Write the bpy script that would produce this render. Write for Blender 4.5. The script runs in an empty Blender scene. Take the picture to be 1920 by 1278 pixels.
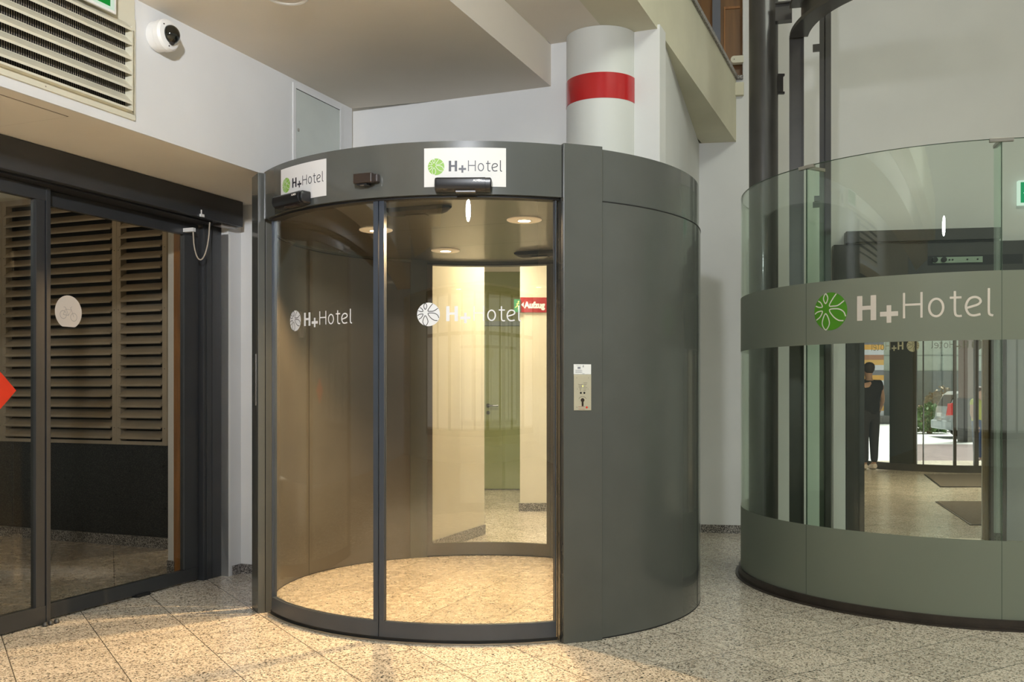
import bpy, bmesh, math, random
from mathutils import Vector, Matrix
random.seed(7)
SC = bpy.context.scene
COL = SC.collection
PI = math.pi
def rad(a): return a*PI/180

# ------------------------------------------------------------------ materials
def _nt(name):
    m = bpy.data.materials.new(name); m.use_nodes = True
    nt = m.node_tree; nt.nodes.clear()
    return m, nt, nt.nodes, nt.links
def N(ns, t, **kw):
    n = ns.new(t)
    for k, v in kw.items():
        if k.startswith('i_'): n.inputs[k[2:].replace('_', ' ')].default_value = v
        else: setattr(n, k, v)
    return n
def c4(c): return (c[0], c[1], c[2], 1.0)
def paint(name, col, rough=.5, metal=0.0, spec=.5, coat=0.0, var=.06, scale=3.0, bump=0.0, bscale=60.0, emis=None, estr=0.0):
    """painted / plain surface with a faint procedural unevenness"""
    m, nt, ns, ln = _nt(name)
    out = N(ns, 'ShaderNodeOutputMaterial'); p = N(ns, 'ShaderNodeBsdfPrincipled')
    ln.new(p.outputs[0], out.inputs[0])
    p.inputs['Roughness'].default_value = rough; p.inputs['Metallic'].default_value = metal
    p.inputs['Specular IOR Level'].default_value = spec
    p.inputs['Coat Weight'].default_value = coat; p.inputs['Coat Roughness'].default_value = .06
    g = N(ns, 'ShaderNodeNewGeometry'); nz = N(ns, 'ShaderNodeTexNoise'); nz.inputs['Scale'].default_value = scale
    nz.inputs['Detail'].default_value = 4
    ln.new(g.outputs['Position'], nz.inputs['Vector'])
    r = N(ns, 'ShaderNodeValToRGB')
    r.color_ramp.elements[0].position = .3; r.color_ramp.elements[1].position = .7
    r.color_ramp.elements[0].color = c4([max(0, x*(1-var)) for x in col]); r.color_ramp.elements[1].color = c4([min(1, x*(1+var)) for x in col])
    ln.new(nz.outputs['Fac'], r.inputs[0]); ln.new(r.outputs[0], p.inputs['Base Color'])
    if bump > 0:
        n2 = N(ns, 'ShaderNodeTexNoise'); n2.inputs['Scale'].default_value = bscale
        b = N(ns, 'ShaderNodeBump'); b.inputs['Strength'].default_value = bump; b.inputs['Distance'].default_value = .002
        ln.new(g.outputs['Position'], n2.inputs['Vector']); ln.new(n2.outputs['Fac'], b.inputs['Height']); ln.new(b.outputs[0], p.inputs['Normal'])
    if emis:
        p.inputs['Emission Color'].default_value = c4(emis); p.inputs['Emission Strength'].default_value = estr
    return m
def emitter(name, col, s):
    m, nt, ns, ln = _nt(name)
    out = N(ns, 'ShaderNodeOutputMaterial'); e = N(ns, 'ShaderNodeEmission'); e.inputs[0].default_value = c4(col); e.inputs[1].default_value = s
    ln.new(e.outputs[0], out.inputs[0]); return m
def glass(name, tint=(1, 1, 1), ior=1.5, gloss=1.0, base=0.0):
    """clear pane: tinted transmission plus Fresnel mirror reflection"""
    m, nt, ns, ln = _nt(name)
    out = N(ns, 'ShaderNodeOutputMaterial'); t = N(ns, 'ShaderNodeBsdfTransparent'); t.inputs[0].default_value = c4(tint)
    gl = N(ns, 'ShaderNodeBsdfGlossy'); gl.inputs['Roughness'].default_value = 0.0; gl.inputs[0].default_value = (.95, 1, .97, 1)
    f = N(ns, 'ShaderNodeLayerWeight'); f.inputs[0].default_value = .5      # facing: 0 head-on, 1 grazing
    pw5 = N(ns, 'ShaderNodeMath', operation='POWER'); pw5.inputs[1].default_value = 5.0
    F0 = ((ior-1)/(ior+1))**2
    mu = N(ns, 'ShaderNodeMath', operation='MULTIPLY_ADD'); mu.inputs[1].default_value = gloss*(1-F0)*.8; mu.inputs[2].default_value = base+gloss*F0
    mx = N(ns, 'ShaderNodeMixShader')
    ln.new(f.outputs['Facing'], pw5.inputs[0]); ln.new(pw5.outputs[0], mu.inputs[0]); ln.new(mu.outputs[0], mx.inputs[0]); ln.new(t.outputs[0], mx.inputs[1]); ln.new(gl.outputs[0], mx.inputs[2])
    ln.new(mx.outputs[0], out.inputs[0]); return m
def frosted(name, col, see=.06):
    m, nt, ns, ln = _nt(name)
    out = N(ns, 'ShaderNodeOutputMaterial'); d = N(ns, 'ShaderNodeBsdfPrincipled'); d.inputs['Base Color'].default_value = c4(col)
    d.inputs['Roughness'].default_value = .38; d.inputs['Specular IOR Level'].default_value = .5
    tl = N(ns, 'ShaderNodeBsdfTranslucent'); tl.inputs[0].default_value = c4([x*1.2 for x in col])
    t = N(ns, 'ShaderNodeBsdfTransparent')
    m1 = N(ns, 'ShaderNodeMixShader'); m1.inputs[0].default_value = .35; m2 = N(ns, 'ShaderNodeMixShader'); m2.inputs[0].default_value = see
    ln.new(d.outputs[0], m1.inputs[1]); ln.new(tl.outputs[0], m1.inputs[2]); ln.new(m1.outputs[0], m2.inputs[1]); ln.new(t.outputs[0], m2.inputs[2])
    ln.new(m2.outputs[0], out.inputs[0]); return m
def granite(name, cols, scale=140.0, rough=.22, joints=None, spec=.5, jcol=(.10, .08, .06)):
    """speckled polished stone; joints=(angle, pitch_u, off_u, pitch_w, off_w) adds a slab grid in the floor plane"""
    m, nt, ns, ln = _nt(name)
    out = N(ns, 'ShaderNodeOutputMaterial'); p = N(ns, 'ShaderNodeBsdfPrincipled'); ln.new(p.outputs[0], out.inputs[0])
    p.inputs['Specular IOR Level'].default_value = spec
    g = N(ns, 'ShaderNodeNewGeometry')
    v = N(ns, 'ShaderNodeTexVoronoi', feature='F1'); v.inputs['Scale'].default_value = scale
    wn = N(ns, 'ShaderNodeTexNoise'); wn.inputs['Scale'].default_value = scale*.8; wn.inputs['Detail'].default_value = 2
    wm = N(ns, 'ShaderNodeMixRGB'); wm.inputs[0].default_value = .0022
    ln.new(g.outputs['Position'], wn.inputs['Vector']); ln.new(g.outputs['Position'], wm.inputs[1]); ln.new(wn.outputs['Color'], wm.inputs[2])
    ln.new(wm.outputs[0], v.inputs['Vector'])
    sp = N(ns, 'ShaderNodeSeparateColor'); ln.new(v.outputs['Color'], sp.inputs[0])
    r = N(ns, 'ShaderNodeValToRGB'); r.color_ramp.interpolation = 'CONSTANT'
    el = r.color_ramp.elements
    while len(el) < len(cols): el.new(.5)
    acc = 0
    for i, (w, c) in enumerate(cols):
        el[i].position = acc; el[i].color = c4(c); acc += w
    ln.new(sp.outputs[0], r.inputs[0])
    # cloudy patches
    n2 = N(ns, 'ShaderNodeTexNoise'); n2.inputs['Scale'].default_value = 14; n2.inputs['Detail'].default_value = 5
    ln.new(g.outputs['Position'], n2.inputs['Vector'])
    mr = N(ns, 'ShaderNodeMapRange'); mr.inputs[3].default_value = .82; mr.inputs[4].default_value = 1.16
    ln.new(n2.outputs['Fac'], mr.inputs[0])
    mul = N(ns, 'ShaderNodeVectorMath', operation='SCALE'); ln.new(r.outputs[0], mul.inputs[0]); ln.new(mr.outputs[0], mul.inputs['Scale'])
    colout = mul.outputs[0]
    nr = N(ns, 'ShaderNodeMapRange'); nr.inputs[3].default_value = rough*.7; nr.inputs[4].default_value = rough*1.4
    ln.new(n2.outputs['Fac'], nr.inputs[0]); ln.new(nr.outputs[0], p.inputs['Roughness'])
    if joints:
        ang, pu, ou, pw, ow = joints
        fac = None; cells = []
        for vec, pit, off in (((math.sin(ang), math.cos(ang), 0), pu, ou), ((math.cos(ang), -math.sin(ang), 0), pw, ow)):
            dt = N(ns, 'ShaderNodeVectorMath', operation='DOT_PRODUCT'); dt.inputs[1].default_value = vec
            ln.new(g.outputs['Position'], dt.inputs[0])
            a = N(ns, 'ShaderNodeMath', operation='SUBTRACT'); a.inputs[1].default_value = off; ln.new(dt.outputs['Value'], a.inputs[0])
            b = N(ns, 'ShaderNodeMath', operation='DIVIDE'); b.inputs[1].default_value = pit; ln.new(a.outputs[0], b.inputs[0])
            fl = N(ns, 'ShaderNodeMath', operation='FLOOR'); ln.new(b.outputs[0], fl.inputs[0]); cells.append(fl)
            rn = N(ns, 'ShaderNodeMath', operation='ROUND'); ln.new(b.outputs[0], rn.inputs[0])
            s = N(ns, 'ShaderNodeMath', operation='SUBTRACT'); ln.new(b.outputs[0], s.inputs[0]); ln.new(rn.outputs[0], s.inputs[1])
            ab = N(ns, 'ShaderNodeMath', operation='ABSOLUTE'); ln.new(s.outputs[0], ab.inputs[0])
            lt = N(ns, 'ShaderNodeMath', operation='LESS_THAN'); lt.inputs[1].default_value = .0021/pit; ln.new(ab.outputs[0], lt.inputs[0])
            if fac is None: fac = lt
            else:
                mxx = N(ns, 'ShaderNodeMath', operation='MAXIMUM'); ln.new(fac.outputs[0], mxx.inputs[0]); ln.new(lt.outputs[0], mxx.inputs[1]); fac = mxx
        cb = N(ns, 'ShaderNodeCombineXYZ'); ln.new(cells[0].outputs[0], cb.inputs[0]); ln.new(cells[1].outputs[0], cb.inputs[1])
        w = N(ns, 'ShaderNodeTexWhiteNoise'); ln.new(cb.outputs[0], w.inputs['Vector'])
        m3 = N(ns, 'ShaderNodeMapRange'); m3.inputs[3].default_value = .90; m3.inputs[4].default_value = 1.10; ln.new(w.outputs['Value'], m3.inputs[0])
        s2 = N(ns, 'ShaderNodeVectorMath', operation='SCALE'); ln.new(colout, s2.inputs[0]); ln.new(m3.outputs[0], s2.inputs['Scale'])
        mj = N(ns, 'ShaderNodeMixRGB'); mj.inputs[2].default_value = c4(jcol); ln.new(fac.outputs[0], mj.inputs[0]); ln.new(s2.outputs[0], mj.inputs[1])
        colout = mj.outputs[0]
    ln.new(colout, p.inputs['Base Color'])
    return m
def wood(name, c1, c2, scale=4.0, rough=.4):
    m, nt, ns, ln = _nt(name)
    out = N(ns, 'ShaderNodeOutputMaterial'); p = N(ns, 'ShaderNodeBsdfPrincipled'); ln.new(p.outputs[0], out.inputs[0])
    p.inputs['Roughness'].default_value = rough
    g = N(ns, 'ShaderNodeNewGeometry'); mp = N(ns, 'ShaderNodeMapping'); mp.inputs['Scale'].default_value = (6, 6, .6)
    nz = N(ns, 'ShaderNodeTexNoise'); nz.inputs['Scale'].default_value = scale; nz.inputs['Detail'].default_value = 6; nz.inputs['Distortion'].default_value = 1.0
    ln.new(g.outputs['Position'], mp.inputs[0]); ln.new(mp.outputs[0], nz.inputs['Vector'])
    r = N(ns, 'ShaderNodeValToRGB'); r.color_ramp.elements[0].position = .35; r.color_ramp.elements[1].position = .65
    r.color_ramp.elements[0].color = c4(c1); r.color_ramp.elements[1].color = c4(c2)
    ln.new(nz.outputs['Fac'], r.inputs[0]); ln.new(r.outputs[0], p.inputs['Base Color']); return m
def stripes(name, cols, pitch):
    m, nt, ns, ln = _nt(name)
    out = N(ns, 'ShaderNodeOutputMaterial'); p = N(ns, 'ShaderNodeBsdfPrincipled'); ln.new(p.outputs[0], out.inputs[0])
    g = N(ns, 'ShaderNodeNewGeometry'); s = N(ns, 'ShaderNodeSeparateXYZ'); ln.new(g.outputs['Position'], s.inputs[0])
    d = N(ns, 'ShaderNodeMath', operation='DIVIDE'); d.inputs[1].default_value = pitch; ln.new(s.outputs[2], d.inputs[0])
    f = N(ns, 'ShaderNodeMath', operation='FRACT'); ln.new(d.outputs[0], f.inputs[0])
    r = N(ns, 'ShaderNodeValToRGB'); r.color_ramp.interpolation = 'CONSTANT'; el = r.color_ramp.elements
    while len(el) < len(cols): el.new(.5)
    for i, c in enumerate(cols): el[i].position = i/len(cols); el[i].color = c4(c)
    ln.new(f.outputs[0], r.inputs[0]); ln.new(r.outputs[0], p.inputs['Base Color']); p.inputs['Roughness'].default_value = .7
    return m

M = {}
M['wall'] = paint('white_plaster', (.70, .70, .69), .85, spec=.2, var=.03, scale=2.2, bump=.12, bscale=90)
M['ceil'] = paint('ceiling_plaster_warm_lit', (.80, .745, .66), .9, spec=.15, var=.03, scale=1.5, bump=.1, bscale=70)  # warm light bounced off the floor is put into the plaster's colour
M['cream'] = paint('cream_plaster', (.66, .62, .50), .85, spec=.2, var=.03)
M['fascia'] = paint('cream_fascia', (.66, .63, .49), .8, spec=.2, var=.06, scale=2)
M['metal'] = paint('grey_coated_metal', (.078, .083, .077), .27, spec=.5, coat=.45, var=.05, scale=5)
M['metal_in'] = paint('grey_satin_metal', (.088, .080, .068), .36, metal=.25, spec=.5, coat=.25, var=.06, scale=4)
M['anth'] = paint('anthracite_aluminium', (.032, .034, .037), .38, spec=.5, coat=.1, var=.08, scale=6)
M['leaf'] = paint('blue_grey_aluminium', (.055, .068, .092), .33, metal=.2, spec=.5, coat=.1, var=.08, scale=6)
M['dark'] = paint('black_rubber', (.008, .008, .009), .6, var=.1)
M['black'] = paint('black_plastic', (.010, .010, .012), .34, spec=.45, coat=.15, var=.1)
M['brownp'] = paint('dark_brown_plastic', (.028, .018, .014), .35, spec=.5, var=.1)
M['steel'] = paint('dark_painted_steel', (.045, .042, .038), .38, spec=.5, coat=.2, var=.12, scale=8)
M['kerb'] = paint('brown_black_steel', (.040, .030, .025), .42, spec=.5, var=.3, scale=9)
M['stain'] = paint('stainless_steel', (.45, .42, .38), .3, metal=1.0, var=.08, scale=20)
M['white'] = paint('white_plastic', (.80, .79, .76), .35, var=.02)
M['signw'] = paint('white_sign_vinyl', (.72, .71, .70), .5, spec=.3, coat=.06, var=.01)
M['ink'] = paint('dark_blue_ink', (.012, .013, .025), .4, var=.05)
M['green'] = paint('leaf_green_vinyl', (.23, .45, .06), .35, var=.03)
M['green2'] = paint('deep_green_vinyl', (.085, .30, .02), .4, var=.05)
M['letter'] = paint('pale_pink_grey_vinyl', (.74, .68, .63), .45, var=.02)
M['line'] = paint('pale_line_vinyl', (.75, .76, .68), .45, var=.02)
M['etch'] = paint('etched_white_film', (.74, .74, .76), .5, var=.02)
M['etchd'] = paint('etched_dark_line', (.03, .03, .03), .5, var=.02)
M['red'] = paint('red_vinyl', (.42, .010, .012), .22, spec=.5, coat=.3, var=.04)
M['redsign'] = paint('dark_red_sign', (.30, .012, .02), .35, var=.04)
M['stickred'] = paint('red_sticker', (.60, .03, .01), .4, var=.03)
M['sticker'] = paint('pale_sticker', (.74, .66, .58), .5, var=.02)
M['stickln'] = paint('sticker_line', (.50, .45, .40), .5, var=.02)
M['vent'] = paint('cream_vent_enamel', (.66, .63, .50), .45, var=.04)
M['louv'] = paint('dusty_louvre_metal', (.42, .36, .28), .5, var=.12, scale=5)
M['mesh'] = paint('black_bird_mesh', (.010, .009, .008), .7, var=.2)
M['panel'] = paint('beige_anodised_plate', (.56, .52, .40), .38, metal=.3, var=.03)
M['paper'] = paint('white_paper', (.80, .80, .80), .6, var=.01)
M['glass'] = glass('door_glass', (.97, .97, .955), 1.5, 1.0, .006)
M['glassd'] = glass('sliding_door_glass', (.87, .86, .83), 1.5, 1.0, .010)
M['glassg'] = glass('green_edge_glass', (.925, .965, .925), 1.5, 1.0, .008)
M['gedge'] = glass('green_glass_fin', (.88, .96, .90), 1.5, 1.0, .02)
M['frost'] = frosted('frosted_film', (.335, .37, .31), .04)
M['dome'] = glass('smoked_dome', (.04, .04, .04), 1.5, 1.3, .02)
M['greendoor'] = paint('olive_green_paint', (.26, .29, .12), .45, var=.04)
M['tealframe'] = paint('grey_teal_frame', (.14, .18, .16), .4, var=.04)
M['wood'] = wood('orange_wood', (.22, .085, .012), (.34, .14, .03))
M['woodp'] = wood('brown_panelling', (.14, .06, .012), (.20, .09, .02), 2)
M['mat'] = paint('grey_entrance_mat', (.16, .14, .12), .9, spec=.1, var=.15, scale=60)
M['reveal'] = paint('brass_brown_reveal', (.16, .11, .05), .4, metal=.3, var=.1)
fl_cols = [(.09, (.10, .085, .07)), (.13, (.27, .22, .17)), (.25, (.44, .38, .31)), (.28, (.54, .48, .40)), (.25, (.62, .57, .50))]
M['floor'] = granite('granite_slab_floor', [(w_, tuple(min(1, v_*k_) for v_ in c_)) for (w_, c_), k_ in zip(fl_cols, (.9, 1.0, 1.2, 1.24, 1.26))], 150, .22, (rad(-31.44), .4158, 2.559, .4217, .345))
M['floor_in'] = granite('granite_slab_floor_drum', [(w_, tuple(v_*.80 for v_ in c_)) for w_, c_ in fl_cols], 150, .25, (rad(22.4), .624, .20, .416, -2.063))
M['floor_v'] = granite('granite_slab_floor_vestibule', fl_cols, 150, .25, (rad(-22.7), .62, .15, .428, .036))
M['gran'] = granite('speckled_grey_skirting', [(.22, (.035, .03, .028)), (.25, (.12, .11, .10)), (.28, (.24, .22, .20)), (.25, (.42, .39, .36))], 170, .3)
M['grand'] = granite('black_granite', [(.5, (.010, .010, .010)), (.3, (.022, .021, .020)), (.2, (.05, .047, .043))], 190, .3)

# ------------------------------------------------------------------ mesh builder
WM = {}
def wm(o):
    return WM.get(o.name, o.matrix_world)
class MB:
    def __init__(s): s.v = []; s.f = []
    def add(s, vs, fs):
        o = len(s.v); s.v += [tuple(v) for v in vs]; s.f += [tuple(i+o for i in f) for f in fs]; return s
    def box(s, lo, hi, fr=None):
        x0, y0, z0 = lo; x1, y1, z1 = hi
        vs = [(x0, y0, z0), (x1, y0, z0), (x1, y1, z0), (x0, y1, z0), (x0, y0, z1), (x1, y0, z1), (x1, y1, z1), (x0, y1, z1)]
        if fr: vs = [fr(*v) for v in vs]
        return s.add(vs, [(0, 3, 2, 1), (4, 5, 6, 7), (0, 1, 5, 4), (1, 2, 6, 5), (2, 3, 7, 6), (3, 0, 4, 7)])
    def poly(s, pts, z0, z1):
        n = len(pts)
        vs = [(p[0], p[1], z0) for p in pts]+[(p[0], p[1], z1) for p in pts]
        fs = [tuple(range(n-1, -1, -1)), tuple(range(n, 2*n))]+[(i, (i+1) % n, (i+1) % n+n, i+n) for i in range(n)]
        return s.add(vs, fs)
    def arc(s, c, r0, r1, a0, a1, z0, z1, step=1.5):
        """curved slab between two radii, angles in degrees"""
        k = max(1, int(math.ceil(abs(a1-a0)/step)))
        full = abs(abs(a1-a0)-360) < 1e-6
        vs = []
        cnt = k if full else k+1
        for i in range(cnt):
            a = rad(a0+(a1-a0)*i/k); ca, sa = math.cos(a), math.sin(a)
            for r, z in ((r0, z0), (r1, z0), (r1, z1), (r0, z1)): vs.append((c[0]+r*ca, c[1]+r*sa, z))
        fs = []
        for i in range(k):
            b = 4*i; n = 4*((i+1) % cnt)
            for j in range(4): fs.append((b+j, b+(j+1) % 4, n+(j+1) % 4, n+j))
        if not full:
            fs += [(3, 2, 1, 0), (4*k, 4*k+1, 4*k+2, 4*k+3)]
        return s.add(vs, fs)
    def lathe(s, prof, o, ax=(0, 0, 1), seg=48):
        ax = Vector(ax).normalized(); t = Vector((1, 0, 0)) if abs(ax.x) < .9 else Vector((0, 1, 0))
        u = ax.cross(t).normalized(); w = ax.cross(u); o = Vector(o); vs = []; fs = []
        for (r, h) in prof:
            for i in range(seg):
                a = 2*PI*i/seg; vs.append(o+ax*h+u*(r*math.cos(a))+w*(r*math.sin(a)))
        for j in range(len(prof)-1):
            for i in range(seg):
                fs.append((j*seg+i, j*seg+(i+1) % seg, (j+1)*seg+(i+1) % seg, (j+1)*seg+i))
        fs.append(tuple(range(seg-1, -1, -1))); fs.append(tuple((len(prof)-1)*seg+i for i in range(seg)))
        return s.add(vs, fs)
    def tube(s, pts, r, seg=10):
        pts = [Vector(p) for p in pts]; rings = []; prev = None
        for i, p in enumerate(pts):
            t = (pts[min(i+1, len(pts)-1)]-pts[max(i-1, 0)]).normalized()
            if prev is None:
                h = Vector((0, 0, 1)) if abs(t.z) < .9 else Vector((1, 0, 0)); u = t.cross(h).normalized()
            else: u = (prev-t*prev.dot(t)).normalized()
            prev = u; w = t.cross(u)
            rr = r[i] if isinstance(r, (list, tuple)) else r
            rings.append([p+u*(rr*math.cos(2*PI*k/seg))+w*(rr*math.sin(2*PI*k/seg)) for k in range(seg)])
        vs = [v for q in rings for v in q]; fs = []
        for j in range(len(rings)-1):
            for i in range(seg): fs.append((j*seg+i, j*seg+(i+1) % seg, (j+1)*seg+(i+1) % seg, (j+1)*seg+i))
        fs.append(tuple(range(seg-1, -1, -1))); fs.append(tuple((len(rings)-1)*seg+i for i in range(seg)))
        return s.add(vs, fs)
    def ribbon(s, pts, w, mp, h=.0004, close=False):
        """flat stroke of width w along 2-D points, laid on a surface by mp(u, v, height)"""
        P = [Vector(p) for p in pts]; n = len(P); vs = []
        for i, p in enumerate(P):
            if close: a, b = P[(i-1) % n], P[(i+1) % n]
            else: a, b = P[max(i-1, 0)], P[min(i+1, n-1)]
            t = (b-a).normalized(); q = Vector((-t.y, t.x))*(w/2)
            vs += [mp(*(p+q), h), mp(*(p-q), h)]
        fs = []
        for i in range(n if close else n-1):
            j = (i+1) % n; fs.append((2*i, 2*i+1, 2*j+1, 2*j))
        return s.add(vs, fs)
    def rect(s, u0, v0, u1, v1, mp, h=.0004, nu=8, nv=1):
        vs = [mp(u0+(u1-u0)*i/nu, v0+(v1-v0)*j/nv, h) for j in range(nv+1) for i in range(nu+1)]
        fs = [(j*(nu+1)+i, j*(nu+1)+i+1, (j+1)*(nu+1)+i+1, (j+1)*(nu+1)+i) for j in range(nv) for i in range(nu)]
        return s.add(vs, fs)
    def disc(s, u, v, r, mp, h=.0003, seg=48, rings=5, clip=None):
        vs = [mp(u, v, h)]; fs = []
        for k in range(1, rings+1):
            for i in range(seg):
                a = 2*PI*i/seg; uu = u+r*k/rings*math.cos(a); vv = v+r*k/rings*math.sin(a)
                if clip: vv = max(vv, clip)
                vs.append(mp(uu, vv, h))
        for i in range(seg): fs.append((0, 1+i, 1+(i+1) % seg))
        for k in range(rings-1):
            for i in range(seg):
                a = 1+k*seg; b = a+seg; fs.append((a+i, b+i, b+(i+1) % seg, a+(i+1) % seg))
        return s.add(vs, fs)
    def build(s, name, mat, parent=None, smooth=True, bevel=0.0, fix=True):
        me = bpy.data.meshes.new(name)
        inv = wm(parent).inverted() if parent is not None else None
        vs = s.v if inv is None else [tuple(inv @ Vector(v)) for v in s.v]
        me.from_pydata(vs, [], s.f); me.update()
        if fix:
            b = bmesh.new(); b.from_mesh(me); bmesh.ops.recalc_face_normals(b, faces=b.faces); b.to_mesh(me); b.free()
        for p in me.polygons: p.use_smooth = smooth
        if smooth: me.set_sharp_from_angle(angle=rad(32))
        me.materials.append(mat)
        o = bpy.data.objects.new(name, me); COL.objects.link(o)
        if parent is not None: o.parent = parent; WM[o.name] = wm(parent).copy()
        if bevel > 0:
            md = o.modifiers.new('bevel', 'BEVEL'); md.width = bevel; md.segments = 2; md.limit_method = 'ANGLE'; md.angle_limit = rad(40)
        return o
def each(name, mat, parent, mbs, **kw):
    for q in mbs: q.build(name, mat, parent, **kw)
def tag(o, label, cat, group=None, kind=None):
    if label: o['label'] = label
    if cat: o['category'] = cat
    if group: o['group'] = group
    if kind: o['kind'] = kind
    return o
def thing(name, label, cat, loc=(0, 0, 0), group=None):
    o = bpy.data.objects.new(name, None); COL.objects.link(o); o.location = loc; o.empty_display_size = .1
    o.matrix_world = Matrix.Translation(loc)
    return tag(o, label, cat, group)
def struct(name, mb, mat, parent=None, **kw):
    o = mb.build(name, mat, parent, **kw); o['kind'] = 'structure'; return o
def frame(o, d, n):
    """local (s along d, t along n, z) -> world"""
    return lambda s, t, z: (o[0]+s*d[0]+t*n[0], o[1]+s*d[1]+t*n[1], z)
d = (.3808, .9247); n = (.9247, -.3808)
FA = frame((-1.473, 5.600), d, n)      # upper left wall, t towards the room
FD = frame((-2.077, 6.348), d, n)      # sliding door plane
FL = frame((-2.714, 7.603), n, (-d[0], -d[1]))   # louvre wall, t towards the viewer
wd = (math.cos(rad(10)), -math.sin(rad(10))); FW = frame((1.664, 8.500), wd, (-math.sin(rad(10)), -math.cos(rad(10))))
F2 = frame((.888, 5.800), (-n[0], -n[1]), (-d[0], -d[1]))   # wall above the curved door, s to the left
def text_mesh(txt, size, mat, name, parent, fn, bold=0.0, align='LEFT'):
    cu = bpy.data.curves.new(name, 'FONT'); cu.body = txt; cu.size = size; cu.offset = bold; cu.align_x = align; cu.resolution_u = 3
    t = bpy.data.objects.new(name, cu); COL.objects.link(t)
    bpy.context.view_layer.update()
    me0 = t.evaluated_get(bpy.context.evaluated_depsgraph_get()).to_mesh()
    mb = MB(); mb.add([fn(v.co.x, v.co.y) for v in me0.vertices], [tuple(p.vertices) for p in me0.polygons])
    bpy.data.objects.remove(t); bpy.data.curves.remove(cu)
    return mb.build(name, mat, parent, smooth=False, fix=False)

# ------------------------------------------------------------------ the setting
C = (-.2076, 6.0528)
struct('floor', MB().poly([(-9, -7), (16, -7), (16, 17.2), (-9, 17.2)], -.10, 0), M['floor'], smooth=False)
# vestibule floor behind the sliding door
fv = [FD(-6, -.01, 0), FD(.25, -.01, 0), FD(1.6, -.01, 0), FL(.4, -.3, 0), FL(-5, -.3, 0), FD(-6, -3.5, 0)]
struct('floor_vestibule', MB().poly([(p[0], p[1]) for p in fv], 0, .002), M['floor_v'], smooth=False)
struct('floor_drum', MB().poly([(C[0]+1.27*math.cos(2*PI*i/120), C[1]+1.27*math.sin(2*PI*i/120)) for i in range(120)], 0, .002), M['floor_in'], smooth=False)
# upper left wall with soffit
struct('wall_left', MB().box((-7.5, -.012, 2.515), (1.02, 0, 3.2), FA), M['wall'], smooth=False)
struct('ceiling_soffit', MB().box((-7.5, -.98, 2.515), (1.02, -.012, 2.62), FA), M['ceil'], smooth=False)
# jog beside the sliding door
struct('wall_return', MB().box((.196, -.30, 0), (.3296, .1030, 2.515), FD).box((.3296, -.30, 0), (.75, .0, 2.515), FD)
       .poly([FD(.328, .103, 0)[:2], FD(.328, .50, 0)[:2], FD(.60, .50, 0)[:2], FD(.60, -.1, 0)[:2]], 0, 2.515), M['wall'], smooth=False)
struct('baseboard_left', MB().box((.235, .103, 0), (.328, .112, .065), FD).box((.319, .103, 0), (.328, .46, .065), FD), M['gran'], smooth=False)
# walls over and behind the curved door
struct('wall_back', MB().box((0, -.15, 2.47), (2.18, 0, 3.45), F2), M['wall'], smooth=False)
W3a, W3b = (.888, 5.800), (1.664, 8.560)
w3 = ((W3b[0]-W3a[0]), (W3b[1]-W3a[1])); L3 = math.hypot(*w3); w3 = (w3[0]/L3, w3[1]/L3); F3 = frame(W3a, w3, (w3[1], -w3[0]))
struct('wall_right', MB().poly([W3a, W3b, (1.3, 8.56), (.70, 5.98)], 2.47, 3.43).box((.85, -.10, 0), (L3, 0, 2.47), F3), M['wall'], smooth=False)
# rear right wall: plain part, strip up high, parts around the lift doorway
mb = MB().box((-.35, -.2, 0), (.288, 0, 3.44), FW).box((.288, -.2, 0), (1.20, 0, 3.97), FW).box((.36, -.2, 3.97), (1.20, 0, 7.0), FW)
mb.box((1.20, -.12, 2.10), (5.0, 0, 7.0), FW).box((2.345, -.12, 0), (5.0, 0, 2.10), FW).box((1.20, -.12, 0), (1.33, 0, 2.10), FW)
struct('wall_rear', mb, M['wall'], smooth=False)
struct('baseboard_rear', MB().box((.0, 0, 0), (1.10, .012, .072), FW), M['gran'], smooth=False)
# ceilings: low part, step, raised part
E1 = FA  # same directions
lowp = [FA(-7.5, -.1, 0)[:2], FA(1.0, -.1, 0)[:2], FA(1.0, 1.40, 0)[:2]]
e_low = (.237, 6.045)
fE = frame(e_low, d, n)
low = [FA(-9.5, 0, 0)[:2], FA(1.02, 0, 0)[:2], fE(.10, 0, 0)[:2], fE(-9.5, 0, 0)[:2]]
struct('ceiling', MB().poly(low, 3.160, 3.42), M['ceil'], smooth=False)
fB = frame((.872, 5.800), d, n)
hi = [fE(-9.5, 0, 0)[:2], fE(.5, 0, 0)[:2], fB(.5, -.6, 0)[:2], fB(.0, 0, 0)[:2], fB(2.85, 0, 0)[:2], fB(2.85, -.30, 0)[:2]]
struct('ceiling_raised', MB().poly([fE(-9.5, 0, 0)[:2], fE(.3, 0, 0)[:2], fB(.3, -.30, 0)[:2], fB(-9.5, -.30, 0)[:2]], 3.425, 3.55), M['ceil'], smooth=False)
struct('trim_1', MB().box((-9.5, -.30, 3.425), (2.87, 0, 3.965), fB).poly([fB(.0, -.29, 0)[:2], fB(2.87, -.29, 0)[:2], (1.55, 8.5)], 3.425, 3.55), M['fascia'], smooth=False)
struct('trim_2', MB().box((-9.5, -.25, 3.965), (2.84, .018, 4.00), fB), M['gran'], smooth=False)

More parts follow.
